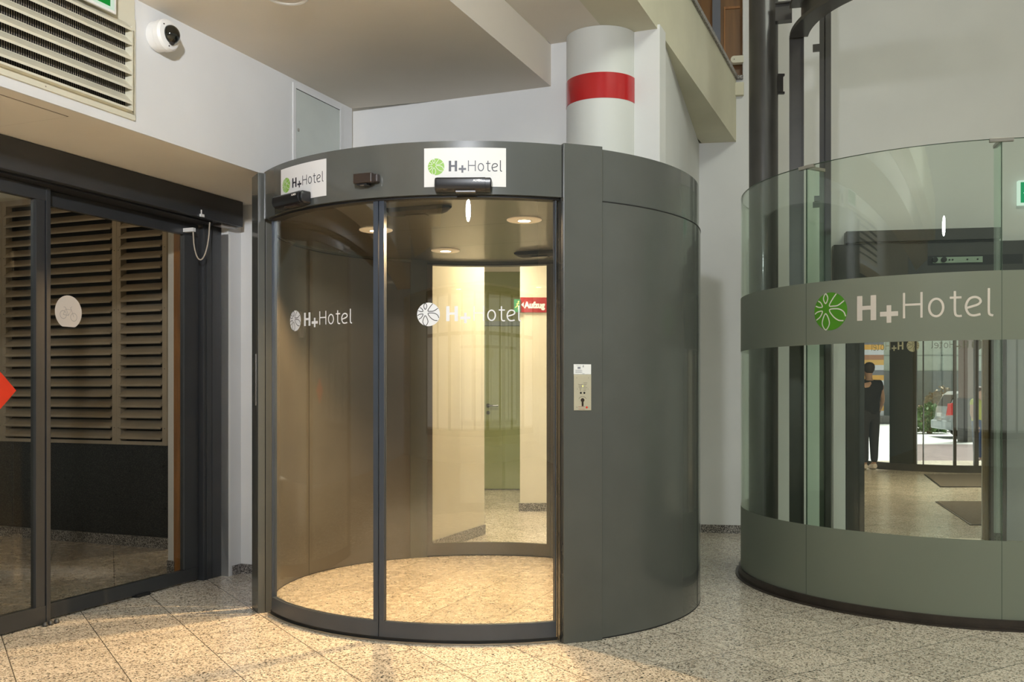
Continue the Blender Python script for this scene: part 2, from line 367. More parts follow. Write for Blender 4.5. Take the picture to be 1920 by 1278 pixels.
# gallery woodwork above the fascia
g = thing('wooden_gallery_partition', 'orange brown wooden panelled partition glimpsed above the cream fascia on the upper floor', 'partition', FW(-.3, -.1, 4.0))
MB().box((-1.2, -.12, 3.97), (.36, -.08, 7.0), FW).build('panel', M['woodp'], g, smooth=False)
mb = MB()
for (a, b, z0, z1) in ((.19, .34, 4.02, 4.03), (.20, .34, 4.62, 4.64), (.20, .34, 4.78, 4.80), (.20, .214, 4.02, 4.62), (.10, .30, 4.90, 4.91)): mb.box((a, -.08, z0), (b, -.07, z1), FW)
mb.build('moulding', M['wood'], g, smooth=False)
MB().box((.10, -.08, 3.97), (.17, -.03, 7.0), FW).build('post', paint('blue_grey_post', (.12, .13, .16), .5), g, smooth=False)
MB().box((-.14, -.08, 3.97), (-.04, -.05, 7.0), FW).build('post', paint('tan_post', (.20, .15, .10), .5), g, smooth=False)
t = thing('wall_bracket', 'small round ended white metal bracket fixed to the wall edge beside the wooden gallery', 'bracket', FW(.31, 0, 4.2))
mb = MB(); pts = [FW(.285+.028*math.cos(a), 0, 4.145+.028*math.sin(a)) for a in [rad(90+180*i/10) for i in range(11)]]
ring = [(.285+.030*math.cos(rad(90+18*i)), 4.145+.030*math.sin(rad(90+18*i))) for i in range(11)]+[(.365, 4.115), (.365, 4.175)]
k = len(ring); mb.add([FW(a, -.05, z) for a, z in ring]+[FW(a, .012, z) for a, z in ring], [tuple(range(k)), tuple(range(2*k-1, k-1, -1))]+[(i, (i+1) % k, (i+1) % k+k, i+k) for i in range(k)])
mb.build('plate', M['vent'], t, smooth=False)
MB().lathe([(.004, .0), (.004, .003)], FW(.285, .012, 4.145), (-math.sin(rad(10)), -math.cos(rad(10)), 0), 10).build('bolt', M['steel'], t)
t = thing('beam_end_shoe', 'small cream block seated where the fascia ledge meets the rear wall', 'bracket', FW(.32, 0, 3.9))
MB().box((.285, 0, 3.82), (.365, .05, 3.93), FW).build('block', M['fascia'], t, smooth=False, bevel=.003)
MB().box((.29, 0, 3.965), (.36, .04, 3.995), FW).build('ledge_end', M['gran'], t, smooth=False)

# ------------------------------------------------------------------ ventilation grille on the upper left wall
v = thing('ventilation_grille', 'cream enamelled ventilation grille with sloping blades high on the left wall', 'vent', FA(-1.7, 0, 2.8))
mb = MB()
s0, s1, z0, z1 = -3.2, -.972, 2.562, 3.052
mb.box((s1-.05, 0, z0), (s1, .012, z1), FA).box((s0, 0, z0), (s1-.05, .012, z0+.030), FA).box((s0, 0, z1-.055), (s1-.05, .012, z1), FA)
mb.box((s1-.058, 0, z0+.030), (s1-.05, .045, z1-.055), FA).box((s0, .0, z0+.030), (s1-.058, .045, z0+.040), FA)
mb.box((s0, 0, z1), (s1, .006, 3.158), FA)
mb.build('frame', M['vent'], v, smooth=False)
mb = MB()
pitch = .0705
for k in range(6):
    zz = 2.640+pitch*k-.02
    # blade: lip outside low, rising towards the wall
    vs = [FA(s0, .048, zz), FA(s1-.058, .048, zz), FA(s1-.058, .004, zz+.046), FA(s0, .004, zz+.046),
          FA(s0, .048, zz+.012), FA(s1-.058, .048, zz+.012), FA(s1-.058, .004, zz+.054), FA(s0, .004, zz+.054)]
    mb.add(vs, [(0, 1, 2, 3), (7, 6, 5, 4), (0, 4, 5, 1), (1, 5, 6, 2), (2, 6, 7, 3), (3, 7, 4, 0)])
    mb.box((s0, .004, zz+.046), (s1-.058, .007, zz+.0535), FA)
mb.build('blades', M['vent'], v, smooth=False)
mb = MB().box((s0, .0005, z0+.03), (s1-.058, .0025, z1-.05), FA)
mb.build('bird_mesh', M['mesh'], v, smooth=False)
mb = MB()
i = 0
while s1-.07-i*.012 > -2.4: mb.box((s1-.070-i*.012, .0026, z0+.04), (s1-.0685-i*.012, .0036, z1-.055), FA); i += 1
mb.build('mesh_wires', M['louv'], v, smooth=False)
each('screw', M['stain'], v, [MB().lathe([(.004, 0), (.003, .002)], FA(a, .012, z), (n[0], n[1], 0), 10) for (a, z) in ((-.99, 2.99), (-.99, 2.84), (-.99, 2.60), (-1.5, 2.575))])
x = thing('exit_sign', 'green and white illuminated exit sign fixed over the ventilation grille at the top left corner', 'sign', FA(-1.35, .05, 3.08))
MB().box((-1.60, .050, 3.008), (-1.146, .062, 3.156), FA).build('housing', M['white'], x, smooth=False, bevel=.002)
MB().box((-1.585, .062, 3.020), (-1.160, .064, 3.15), FA).build('diffuser', emitter('sign_white_glow', (.80, 1, .80), .75), x, smooth=False)
MB().box((-1.56, .064, 3.032), (-1.185, .065, 3.145), FA).build('green_field', emitter('sign_green_glow', (.02, .42, .06), .6), x, smooth=False)
mpx = lambda u, w, h: FA(u, .065+h, w)
MB().ribbon([(-1.20, 3.075), (-1.235, 3.06), (-1.27, 3.05), (-1.32, 3.06)], .016, mpx).ribbon([(-1.32, 3.13), (-1.31, 3.08), (-1.27, 3.06)], .014, mpx).build('running_figure', emitter('sign_figure_glow', (.85, 1, .9), .7), x, smooth=False)
# dome camera
cmr = thing('dome_camera', 'white security camera with smoked dome on the upper left wall', 'camera', FA(-.815, 0, 3.015))
ax = Vector((n[0], n[1], 0)); o = Vector(FA(-.822, 0, 3.020))
MB().lathe([(.0, 0), (.070, 0), (.074, .005), (.074, .045), (.078, .050), (.078, .078), (.070, .090), (.052, .096), (.0, .096)], o, ax, 64).build('housing', M['white'], cmr)
pr = [(.046, .094)]+[(.046*math.cos(rad(a)), .096+.042*math.sin(rad(a))) for a in range(5, 90, 8)]+[(.001, .138)]
MB().lathe(pr, o, ax, 48).build('smoked_dome', M['dome'], cmr)
MB().lathe([(.0, .097), (.016, .097), (.017, .112), (.010, .118), (0, .118)], o+Vector((0, 0, -.006)), ax+Vector((0, 0, -.3)), 24).build('lens', M['black'], cmr)
for a in (20, 140, 260): MB().lathe([(.0035, 0), (.0035, .002)], o+ax*.093+Vector((d[0], d[1], 0))*(.060*math.cos(rad(a)))+Vector((0, 0, .060*math.sin(rad(a)))), ax, 8).build('screw', M['dark'], cmr)
# access panel
ap = thing('access_panel', 'flush grey white metal access hatch high on the left wall above the curved door', 'panel', FA(.6, 0, 2.8))
mb = MB(); a0, a1, b0, b1 = .335, .893, 2.56, 3.138
for (q0, q1, r0, r1) in ((a0, a0+.03, b0, b1), (a1-.03, a1, b0, b1), (a0+.03, a1-.03, b1-.03, b1), (a0+.03, a1-.03, b0, b0+.03)): mb.box((q0, 0, r0), (q1, .008, r1), FA)
mb.build('frame', M['wall'], ap, smooth=False, bevel=.0015)
MB().box((a0+.034, 0, b0+.034), (a1-.034, .005, b1-.034), FA).build('hatch', paint('hatch_enamel', (.56, .60, .56), .5), ap, smooth=False)
MB().box((a0+.03, 0, b0+.03), (a1-.03, .002, b1-.03), FA).build('gap', M['dark'], ap, smooth=False)
MB().lathe([(.010, 0), (.010, .003)], FA(.392, .005, 2.858), (n[0], n[1], 0), 14).build('lock', M['stain'], ap)
# hatch in the soffit
sh = thing('soffit_hatch', 'flush access hatch outlined in the brownish soffit above the sliding door', 'panel', (-2.25, 4.2, 2.514))
FH = frame((-2.050, 4.457), d, n)
MB().box((-.62, -.52, 2.5120), (-.004, -.004, 2.5148), FH).build('hatch', M['ceil'], sh, smooth=False)
MB().box((-.63, -.53, 2.5140), (.002, .002, 2.5149), FH).build('gap', paint('shadow_gap_brown', (.16, .13, .10), .9), sh, smooth=False)
# ceiling lamp top edge
cl = thing('ceiling_downlight', 'round white recessed ceiling lamp cut by the top edge near the upper left wall', 'lamp', (-1.09, 4.67, 3.158))
MB().lathe([(.105, 0), (.105, -.006), (.098, -.010), (.085, -.008), (.083, .0)], (-1.09, 4.67, 3.160), (0, 0, 1), 48).build('trim_ring', M['white'], cl)
MB().lathe([(.082, -.001), (.05, -.004), (0, -.004)], (-1.09, 4.67, 3.160), (0, 0, 1), 48).build('diffuser', M['sticker'], cl)

# ------------------------------------------------------------------ sliding door on the left
dr = bpy.data.objects.new('door_1', None); COL.objects.link(dr); dr.location = FD(-.6, 0, 0); dr.matrix_world = Matrix.Translation(FD(-.6, 0, 0))
tag(dr, 'wide dark grey automatic glass sliding door at the left', 'door', kind='structure')
MB().box((-5.0, -.02, 2.346), (.225, .200, 2.513), FD).build('header', M['anth'], dr, smooth=False, bevel=.002)
MB().box((-5.0, -.02, 2.335), (-.02, .150, 2.3458), FD).build('header_track', M['dark'], dr, smooth=False)
MB().box((.016, -.06, 0), (.196, .045, 2.346), FD).box((.045, .045, .0), (.060, .050, 2.346), FD).box((.10, .045, .0), (.104, .048, 2.346), FD).build('side_post', M['anth'], dr, smooth=False, bevel=.002)
MB().box((.196, .03, 0), (.214, .104, 2.30), FD).build('wall_seal', M['white'], dr, smooth=False)
lf = MB().box((-1.244, -.018, .012), (0, .018, .092), FD).box((-1.244, -.018, 2.253), (0, .018, 2.334), FD).box((-1.244, -.018, .092), (-1.18, .018, 2.253), FD).box((-.131, -.018, .092), (0, .018, 2.253), FD).build('door_leaf', M['anth'], dr, smooth=False, bevel=.002)
MB().box((-1.18, -.004, .092), (-.131, .004, 2.253), FD).build('pane', M['glassd'], lf, smooth=False)
lf2 = MB().box((-2.60, .035, .012), (-1.235, .075, .102), FD).box((-2.60, .035, 2.262), (-1.235, .075, 2.334), FD).box((-1.325, .035, .102), (-1.268, .075, 2.262), FD).box((-1.262, .030, .012), (-1.235, .080, 2.334), FD).box((-2.60, .035, .102), (-2.50, .075, 2.262), FD).build('door_leaf', M['anth'], dr, smooth=False, bevel=.002)
MB().box((-2.50, .048, .102), (-1.325, .056, 2.262), FD).build('pane', M['glassd'], lf2, smooth=False)
MB().box((-.56, -.01, 0), (-.45, .035, .018), FD).build('floor_guide', M['dark'], dr, smooth=False)
each('floor_stop', M['steel'], dr, [MB().lathe([(.014, 0), (.016, .008), (.010, .022), (0, .024)], FD(q, .10, 0), (0, 0, 1), 16) for q in (-1.29, -1.255, -1.215)])
mst = lambda u, w, h: FD(u, .0055+h, w)
st = MB().disc(-1.048, 1.686, .093, mst, .0004, 56, 4, clip=1.604).build('bicycle_sticker', M['sticker'], lf, smooth=False); st['label'] = 'pale round sticker with a faint bicycle'
mb = MB()
def circ2(cx, cy, r, k=24): return [(cx+r*math.cos(2*PI*i/k), cy+r*math.sin(2*PI*i/k)) for i in range(k)]
mb.ribbon(circ2(-1.085, 1.670, .022), .004, mst, .0010, True).ribbon(circ2(-1.012, 1.660, .022), .004, mst, .0010, True)
mb.ribbon([(-1.085, 1.670), (-1.068, 1.702), (-1.028, 1.700), (-1.048, 1.668), (-1.085, 1.670)], .004, mst, .0010).ribbon([(-1.012, 1.660), (-1.034, 1.712), (-1.024, 1.718)], .004, mst, .0010).ribbon([(-1.048, 1.668), (-1.07, 1.712), (-1.082, 1.713)], .004, mst, .0010)
mb.build('bicycle_print', M['stickln'], lf, smooth=False)
md2 = lambda u, w, h: FD(u, .0565+h, w)
cx, cz = -1.527, 1.250
mb = MB(); mb.add([md2(cx-.095, cz, .0006), md2(cx, cz-.095, .0006), md2(cx+.095, cz, .0006), md2(cx, cz+.095, .0006)], [(0, 1, 2, 3)])
o = mb.build('warning_sticker', M['stickred'], lf2, smooth=False); o['label'] = 'red diamond shaped sticker'
# cable loop
pa = Vector(FD(-.135, .09, 2.27)); pb = Vector(FD(-.06, .16, 2.335))
pts = []
for i in range(25):
    q = i/24; p = pa.lerp(pb, q); sag = .21*(1-(2*q-1)**2)**.55
    pts.append((p.x, p.y, p.z-sag))
MB().tube(pts, .0045, 8).build('cable', M['louv'], dr)
MB().box((-.148, .020, 2.268), (-.122, .10, 2.292), FD).box((-.205, .201, 2.345), (-.175, .215, 2.362), FD).box((-.193, .201, 2.362), (-.187, .206, 2.39), FD).build('cable_clip', M['white'], dr, smooth=False)
MB().box((.045, .10, 2.332), (.20, .17, 2.3458), FD).build('magnet_plate', M['stain'], dr, smooth=False, bevel=.002)

# vestibule behind it
struct('wall_vestibule', MB().box((-6, -.15, .815), (.45, -.06, 3.0), FL), M['cream'], smooth=False)
struct('trim_3', MB().box((-6, -.15, .0), (.05, -.01, .815), FL), M['grand'], smooth=False)
struct('baseboard_vestibule', MB().box((-6, -.01, 0), (.05, .012, .088), FL), M['gran'], smooth=False)
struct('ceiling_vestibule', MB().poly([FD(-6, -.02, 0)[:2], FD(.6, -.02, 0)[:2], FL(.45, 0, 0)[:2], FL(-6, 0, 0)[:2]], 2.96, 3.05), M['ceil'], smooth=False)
def louvre(s0, s1, label):
    t = thing('louvre_panel', label, 'louvre', FL((s0+s1)/2, 0, .815), 'tall louvre panels behind the sliding door')
    z0, z1, w = .815, 2.87, .045
    MB().box((s0, -.06, z0), (s0+w, .01, z1), FL).box((s1-w, -.06, z0), (s1, .01, z1), FL).box((s0+w, -.06, z0), (s1-w, .01, z0+.03), FL).box((s0+w, -.06, z1-.05), (s1-w, .01, z1), FL).build('frame', M['louv'], t, smooth=False, bevel=.002)
    mb = MB(); zz = z0+.045
    while zz < z1-.10:
        a, b = s0+w, s1-w
        P = [(.030, zz), (.034, zz+.008), (.030, zz+.018), (-.045, zz+.068), (-.048, zz+.060)]
        vs = [FL(a+(0.0), p, q) for p, q in P]+[FL(b, p, q) for p, q in P]
        k = len(P); mb.add(vs, [tuple(range(k)), tuple(range(2*k-1, k-1, -1))]+[(i, (i+1) % k, (i+1) % k+k, i+k) for i in range(k)])
        zz += .0845
    mb.build('slats', M['louv'], t, smooth=False)
    MB().box((s0+w, -.060, z0+.03), (s1-w, -.052, z1-.05), FL).build('backing', M['mesh'], t, smooth=False)
    for q in (s0+.02, s1-.02):
        for z in (.95, 1.42, 1.9, 2.38): MB().lathe([(.004, 0), (.003, .002)], FL(q, .01, z), (-d[0], -d[1], 0), 8).build('screw', M['steel'], t)
louvre(-.514, .0, 'narrow dusty brown louvre panel at the right end of the wall behind the sliding door')
louvre(-1.79, -.516, 'wide dusty brown louvre panel in the middle of the wall behind the sliding door')
louvre(-3.06, -1.792, 'dusty brown louvre panel at the left picture edge behind the sliding door')
FP = frame((-2.348, 6.600), n, (-d[0], -d[1]))
struct('wall_pier', MB().box((-.005, -.9, 0), (.046, 0, 2.96), FP).box((.102, -.9, 0), (.36, 0, 2.96), FP), M['wall'], smooth=False)
struct('baseboard_pier', MB().box((-.005, 0, 0), (.055, .012, .09), FP), M['gran'], smooth=False)
wj = thing('wooden_door_jamb', 'narrow orange wooden board upright beside the sliding door frame', 'board', FP(.08, .03, 0))
MB().box((.048, -.40, 0.002), (.100, .006, 2.9), FP).build('board', M['wood'], wj, smooth=False, bevel=.002)

# ------------------------------------------------------------------ logo drawing
def spline(pts, k=6, close=False):
    P = [Vector(p) for p in pts]; out = []; n_ = len(P)
    rng = n_ if close else n_-1
    for i in range(rng):
        p0 = P[(i-1) % n_] if close or i > 0 else P[0]*2-P[1]
        p1, p2 = P[i], P[(i+1) % n_]
        p3 = P[(i+2) % n_] if close or i+2 < n_ else P[-1]*2-P[-2]
        for j in range(k):
            t = j/k; out.append(.5*((2*p1)+(p2-p0)*t+(2*p0-5*p1+4*p2-p3)*t*t+(3*p1-p0-3*p2+p3)*t**3))
    if not close: out.append(P[-1])
    return [tuple(q) for q in out]
PETALS = [([(-.28, .44), (-.42, .72), (-.28, .97), (-.14, .72)], True), ([(-.28, -.11), (-.50, -.62), (-.27, -.99), (-.04, -.62)], True),
          ([(.38, .93), (.14, .64), (-.05, .31), (.20, .27), (.49, .30), (.84, .52)], 'v'),
          ([(.93, -.32), (.80, -.06), (.49, .10), (-.03, .09), (.16, -.25), (.49, -.50), (.80, -.55)], 'v'),
          ([(-.98, -.10), (-.80, .01), (-.49, .03), (-.62, -.25), (-.88, -.43)], 'v'),
          ([(-.77, .61), (-.59, .50), (-.49, .28), (-.70, .26), (-.92, .34)], 'v')]
def mp_cyl(c, r, a0, z0, u):
    """sign units (origin at the emblem's centre) -> cylinder face"""
    def f(x, y, h):
        a = rad(a0)+x*u/r; return (c[0]+(r+h)*math.cos(a), c[1]+(r+h)*math.sin(a), z0+y*u)
    return f
def logo(mp, parent, m_disc, m_line, m_bold, m_thin, h=.0008, pre=''):
    MB().disc(0, 0, 88, mp, h, 64, 6).build('emblem_disc', m_disc, parent, smooth=False)
    mb = MB()
    for P, c in PETALS:
        Q = [(x*86, y*86) for x, y in P]
        if c is True: mb.ribbon(spline(Q, 8, True), 5.5, mp, h+.0006, True)
        else: mb.ribbon(spline(Q, 8), 5.5, mp, h+.0006)
    mb.build('emblem_petals', m_line, parent, smooth=False)
    mb = MB()
    mb.rect(135, -52, 160, 60, mp, h, 3).rect(198, -52, 223, 60, mp, h, 3).rect(160, -4, 198, 14, mp, h, 3)
    mb.rect(240, -38, 318, -17, mp, h, 6).rect(269, -17, 289, 11, mp, h, 2).rect(269, -67, 289, -38, mp, h, 2)
    mb.build('bold_lettering', m_bold, parent, smooth=False)
    mb = MB(); w = 9.5
    mb.ribbon([(343, 62), (343, -50)], w, mp, h).ribbon([(415, 62), (415, -50)], w, mp, h).ribbon([(347, 9), (370, 9), (390, 9), (411, 9)], w, mp, h+.0001)
    mb.ribbon([(474+28*math.cos(2*PI*i/32), -8+38*math.sin(2*PI*i/32)) for i in range(32)], w, mp, h, True)
    mb.ribbon(spline([(548, 60), (548, 20), (548, -25), (552, -43), (563, -48), (575, -47)], 5), w, mp, h).ribbon([(528, 32), (550, 32), (574, 32)], w, mp, h+.0001)
    mb.ribbon(spline([(594, -14), (615, -8), (638, 0), (648, 12), (642, 26), (624, 32), (604, 24), (592, 0), (593, -22), (604, -41), (622, -47), (648, -42)], 6), w, mp, h)
    mb.ribbon(spline([(680, 68), (680, 20), (680, -30), (684, -44), (697, -49)], 5), w, mp, h)
    mb.build('thin_lettering', m_thin, parent, smooth=False)

# ------------------------------------------------------------------ the curved double sliding door
C = (-.2076, 6.0528)
AX = -110.9
cd = thing('curved_sliding_door', 'tall cylindrical grey metal entrance drum with curved glass sliding doors in the middle of the hall', 'door', (C[0], C[1], 0))
# side walls (lower), slightly proud of the header ring
MB().arc(C, 1.258, 1.364, -61.3, 28, 0, 2.200).build('side_wall', M['metal'], cd)
MB().arc(C, 1.258, 1.364, 112, 200.5, 0, 2.200).build('side_wall', M['metal'], cd)
MB().arc(C, 1.3640, 1.3652, -20.40, -20.14, 0.0, 2.20).arc(C, 1.3635, 1.3650, -61.3, 28, 0, .006).build('panel_seam', M['dark'], cd)
MB().arc(C, 1.2538, 1.2548, 158.0, 158.2, 0, 2.20).arc(C, 1.2538, 1.2582, 112, 200, 0, .008).build('panel_seam', M['dark'], cd)
MB().arc(C, 1.2545, 1.2575, 112, 200.5, .008, 2.203).build('inner_lining', M['metal_in'], cd)
MB().arc(C, 1.2545, 1.2575, -61.3, 28, .008, 2.203).build('inner_lining', M['metal_in'], cd)
# header ring
MB().arc(C, 1.2560, 1.3540, -60.9, 200.5, 2.204, 2.4655).build('header_ring', M['metal'], cd)
MB().arc(C, 1.240, 1.352, -150.3, -70.4, 2.206, 2.4655).build('header_ring', M['metal'], cd)
MB().arc(C, 1.252, 1.3655, -61.3, 200.5, 2.1985, 2.2045).build('shadow_gap', M['dark'], cd)
MB().arc(C, 1.262, 1.325, -150.3, -70.4, 2.196, 2.2065).arc(C, 1.262, 1.325, 28, 112, 2.196, 2.204).build('top_guide_rail', M['dark'], cd)
mb = MB().arc(C, .0001, 1.256, 0, 360, 2.222, 2.44, 3); mb.build('canopy', M['metal_in'], cd, smooth=False)
# seams in the canopy
mcn = lambda a, b, h: (C[0]+a*n[0]+b*d[0], C[1]+a*n[1]+b*d[1], 2.2215-h)
MB().ribbon([(-.95, .35), (1.1, .35)], .004, mcn).ribbon([(-.95, -.35), (1.1, -.35)], .004, mcn).build('canopy_seams', M['dark'], cd, smooth=False)
# posts
def post(pts, name='door_post', z1=2.472): return MB().poly(pts, 0, z1).build(name, M['metal'], cd, smooth=False, bevel=.003)
A_, B_ = Vector((.255, 4.763)), Vector((.454, 4.835)); tt = (B_-A_).normalized(); nn = Vector((tt.y, -tt.x))
post([A_, B_, B_-nn*.13, A_-nn*.108])
O = Vector((-1.424, 5.410)); ci = Vector(C); rdir = (ci-O).normalized(); tdir = Vector((rdir.y, -rdir.x))
if tdir.y < 0: tdir = -tdir
post([O, O+rdir*.040, O+rdir*.040+tdir*.15, O+tdir*.15+Vector((.0, 0))])
MB().poly([O+rdir*.043, O+rdir*.094, O+rdir*.094+tdir*.08, O+rdir*.043+tdir*.08], 0, 2.2045).build('inner_jamb', M['metal'], cd, smooth=False, bevel=.002)
MB().poly([O+rdir*.094+tdir*.002, O+rdir*.104+tdir*.002, O+rdir*.104+tdir*.06, O+rdir*.094+tdir*.06], 0.01, 2.2).build('rubber_seal', M['dark'], cd, smooth=False)
Ai = A_-nn*.108
MB().poly([Ai+tt*.0-nn*.0, Ai+tt*.05, Ai+tt*.05-nn*.02, Ai-nn*.02-tt*.004], .01, 2.2).build('rubber_seal', M['dark'], cd, smooth=False)
MB().poly([A_-nn*.035-tt*.0015, A_-nn*.040-tt*.0015, A_-nn*.040+tt*.01, A_-nn*.035+tt*.01], .0, 2.47).poly([A_-nn*.075-tt*.0015, A_-nn*.080-tt*.0015, A_-nn*.080+tt*.01, A_-nn*.075+tt*.01], .0, 2.47).build('post_groove', M['dark'], cd, smooth=False)
for (a0, a1) in ((110, 116), (22, 28)):
    MB().arc(C, 1.250, 1.375, a0, a1, 0, 2.206).build('door_post', M['metal'], cd)
MB().poly([O+tdir*.05-rdir*.0025, O+tdir*.075-rdir*.0025, O+tdir*.075, O+tdir*.05], 1.165, 1.455).build('lock_strip', M['stain'], cd, smooth=False)
# floor track
MB().arc(C, 1.268, 1.330, -151.0, -70.3, 0, .010).build('floor_track', M['stain'], cd)
MB().arc(C, 1.285, 1.314, -150.5, -70.8, .010, .0225).build('brush_seal', M['dark'], cd)
MB().arc(C, 1.250, 1.300, 28, 110, 0, .006).build('floor_track', M['dark'], cd)
def leaf(a0, a1, ri, ro, mat, st0, st1, zb=.0225):
    lo, hi = min(a0, a1), max(a0, a1)
    mb = MB().arc(C, ri, ro, lo, hi, zb, .100)
    if st0: mb.arc(C, ri, ro, lo, lo+st0, .100, 2.197)
    if st1: mb.arc(C, ri, ro, hi-st1, hi, .100, 2.197)
    L = mb.build('door_leaf', mat, cd)
    rm = (ri+ro)/2
    p = MB().arc(C, rm-.004, rm+.004, lo+st0, hi-st1, .100, 2.198, 1.0).build('pane', M['glass'], L)
    return L, p
LL, pL = leaf(-149.4, -110.55, 1.288, 1.316, M['leaf'], .25, 1.15)
LR, pR = leaf(-110.25, -71.0, 1.288, 1.316, M['leaf'], 1.15, .25)
BL, pb_ = leaf(67.1, 110.0, 1.262, 1.290, M['metal_in'], 1.2, 2.0, .008)
BR, pc_ = leaf(28.2, 66.9, 1.262, 1.290, M['metal_in'], 1.2, 2.0, .008)
u_et = .058/88
logo(mp_cyl(C, 1.307, -99.0, 1.625, u_et), LR, M['etch'], M['etchd'], M['etch'], M['etch'])
logo(mp_cyl(C, 1.307, -136.6, 1.622, u_et*.95), LL, M['etch'], M['etchd'], M['etch'], M['etch'])
# stickers and sensors on the header
def sticker(ac, label, w=.4016, hgt=.189, zc=2.3375):
    u = w/870.0
    a_left = ac-math.degrees(w/2/1.352)
    s = thing('logo_sign', label, 'sign', (C[0]+1.353*math.cos(rad(ac)), C[1]+1.353*math.sin(rad(ac)), zc), 'white logo signs on the curved header')
    f = mp_cyl(C, 1.352, a_left+math.degrees(130*u/1.352), zc+(307-300)*u, u)
    MB().arc(C, 1.3522, 1.3534, ac-math.degrees(w/2/1.352), ac+math.degrees(w/2/1.352), zc-hgt/2, zc+hgt/2, 1).build('sign_panel', M['signw'], s)
    logo(f, s, M['green'], M['signw'], M['ink'], M['ink'], .0020)
sticker(-90.93, 'white rectangular hotel logo sign on the front of the curved header, nearer the right post')
sticker(-131.4, 'white rectangular hotel logo sign curving away on the left of the curved header', .3905)
def bar_sensor(ac, label, L=.276):
    s = thing('door_sensor', label, 'sensor', (C[0]+1.36*math.cos(rad(ac)), C[1]+1.36*math.sin(rad(ac)), 2.245))
    e_r = Vector((math.cos(rad(ac)), math.sin(rad(ac)), 0)); e_t = Vector((-math.sin(rad(ac)), math.cos(rad(ac)), 0)); o = Vector((C[0], C[1], 0))+e_r*1.3535
    f = lambda a, b, z: tuple(o+e_t*a+e_r*b+Vector((0, 0, z)))
    prof = [(0, 2.276), (.048, 2.276), (.056, 2.268), (.058, 2.240), (.050, 2.222), (.036, 2.213), (0, 2.213)]
    mb = MB(); k = len(prof); secs = [(-L/2, .75), (-L/2+.004, .95), (-L/2+.015, 1), (L/2-.030, 1), (L/2-.029, .97), (L/2-.006, .97), (L/2, .8)]
    vs = []
    for a, sc in secs: vs += [f(a, .003+b*sc, 2.2445+(z-2.2445)*sc) for b, z in prof]
    fs = [tuple(range(k)), tuple(range(len(vs)-1, len(vs)-k-1, -1))]
    for j in range(len(secs)-1):
        for i in range(k): fs.append((j*k+i, j*k+(i+1) % k, (j+1)*k+(i+1) % k, (j+1)*k+i))
    mb.add(vs, fs); mb.build('housing', M['black'], s)
    MB().box((-.035, .01, 2.207), (.06, .045, 2.214), f).build('detector_window', M['brownp'], s, smooth=False)
    text_mesh('ALMEN', .013, M['white'], 'maker_mark', s, lambda x_, y_: f(L/2-.088+x_, .0618, 2.255+y_), .0004)
bar_sensor(-91.2, 'long black door sensor bar below the front logo sign')
bar_sensor(-133.3, 'long black door sensor bar below the left logo sign')
s = thing('motion_sensor', 'small dark brown motion sensor between the two logo signs', 'sensor', (C[0]+1.36*math.cos(rad(-112)), C[1]+1.36*math.sin(rad(-112)), 2.295))
e_r = Vector((math.cos(rad(-112)), math.sin(rad(-112)), 0)); e_t = Vector((-e_r.y, e_r.x, 0)); o = Vector((C[0], C[1], 0))+e_r*1.3535
f = lambda a, b, z: tuple(o+e_t*a+e_r*b+Vector((0, 0, z)))
MB().box((-.068, 0, 2.276), (.068, .030, 2.316), f).build('base', M['brownp'], s, smooth=False, bevel=.004)
MB().box((-.052, .03, 2.270), (.052, .060, 2.318), f).build('cover', M['brownp'], s, smooth=False, bevel=.004)
MB().box((-.035, .012, 2.262), (.02, .05, 2.270), f).build('lens_strip', M['black'], s, smooth=False)
MB().box((-.02, .038, 2.2612), (.0, .046, 2.262), f).build('indicator', M['sticker'], s, smooth=False)
# interior safety sensors under the canopy
def in_sensor(x0, y0, x1, y1, label):
    a = Vector((x0, y0, 0)); b = Vector((x1, y1, 0)); t_ = (b-a).normalized(); w_ = Vector((-t_.y, t_.x, 0)); L = (b-a).length; c_ = (a+b)/2
    s = thing('canopy_sensor', label, 'sensor', (c_.x, c_.y, 2.21))
    ff = lambda p, q, z: tuple(c_+t_*p+w_*q+Vector((0, 0, z)))
    mb = MB(); secs = [(-L/2, .35), (-L/2+.03, .8), (-L/2+.06, 1), (L/2-.06, 1), (L/2-.03, .8), (L/2, .35)]; prof = [(-.055, 2.2215), (.055, 2.2215), (.050, 2.200), (.025, 2.186), (-.025, 2.186), (-.050, 2.200)]
    k = 6; vs = []
    for p, sc in secs: vs += [ff(p, q*sc, 2.2215-(2.2215-z)*sc) for q, z in prof]
    fs = [tuple(range(k)), tuple(range(len(vs)-1, len(vs)-k-1, -1))]
    for j in range(len(secs)-1):
        for i in range(k): fs.append((j*k+i, j*k+(i+1) % k, (j+1)*k+(i+1) % k, (j+1)*k+i))
    mb.add(vs, fs); mb.build('housing', M['dark'], s)
    MB().box((-.06, -.03, 2.182), (.06, .02, 2.1862), ff).build('detector_window', M['brownp'], s, smooth=False)
in_sensor(-.325, 5.075, -.70, 5.215, 'slim black sensor under the canopy beside the middle door stile')
in_sensor(.02, 6.83, .38, 6.69, 'slim black sensor under the canopy near the rear right glass')
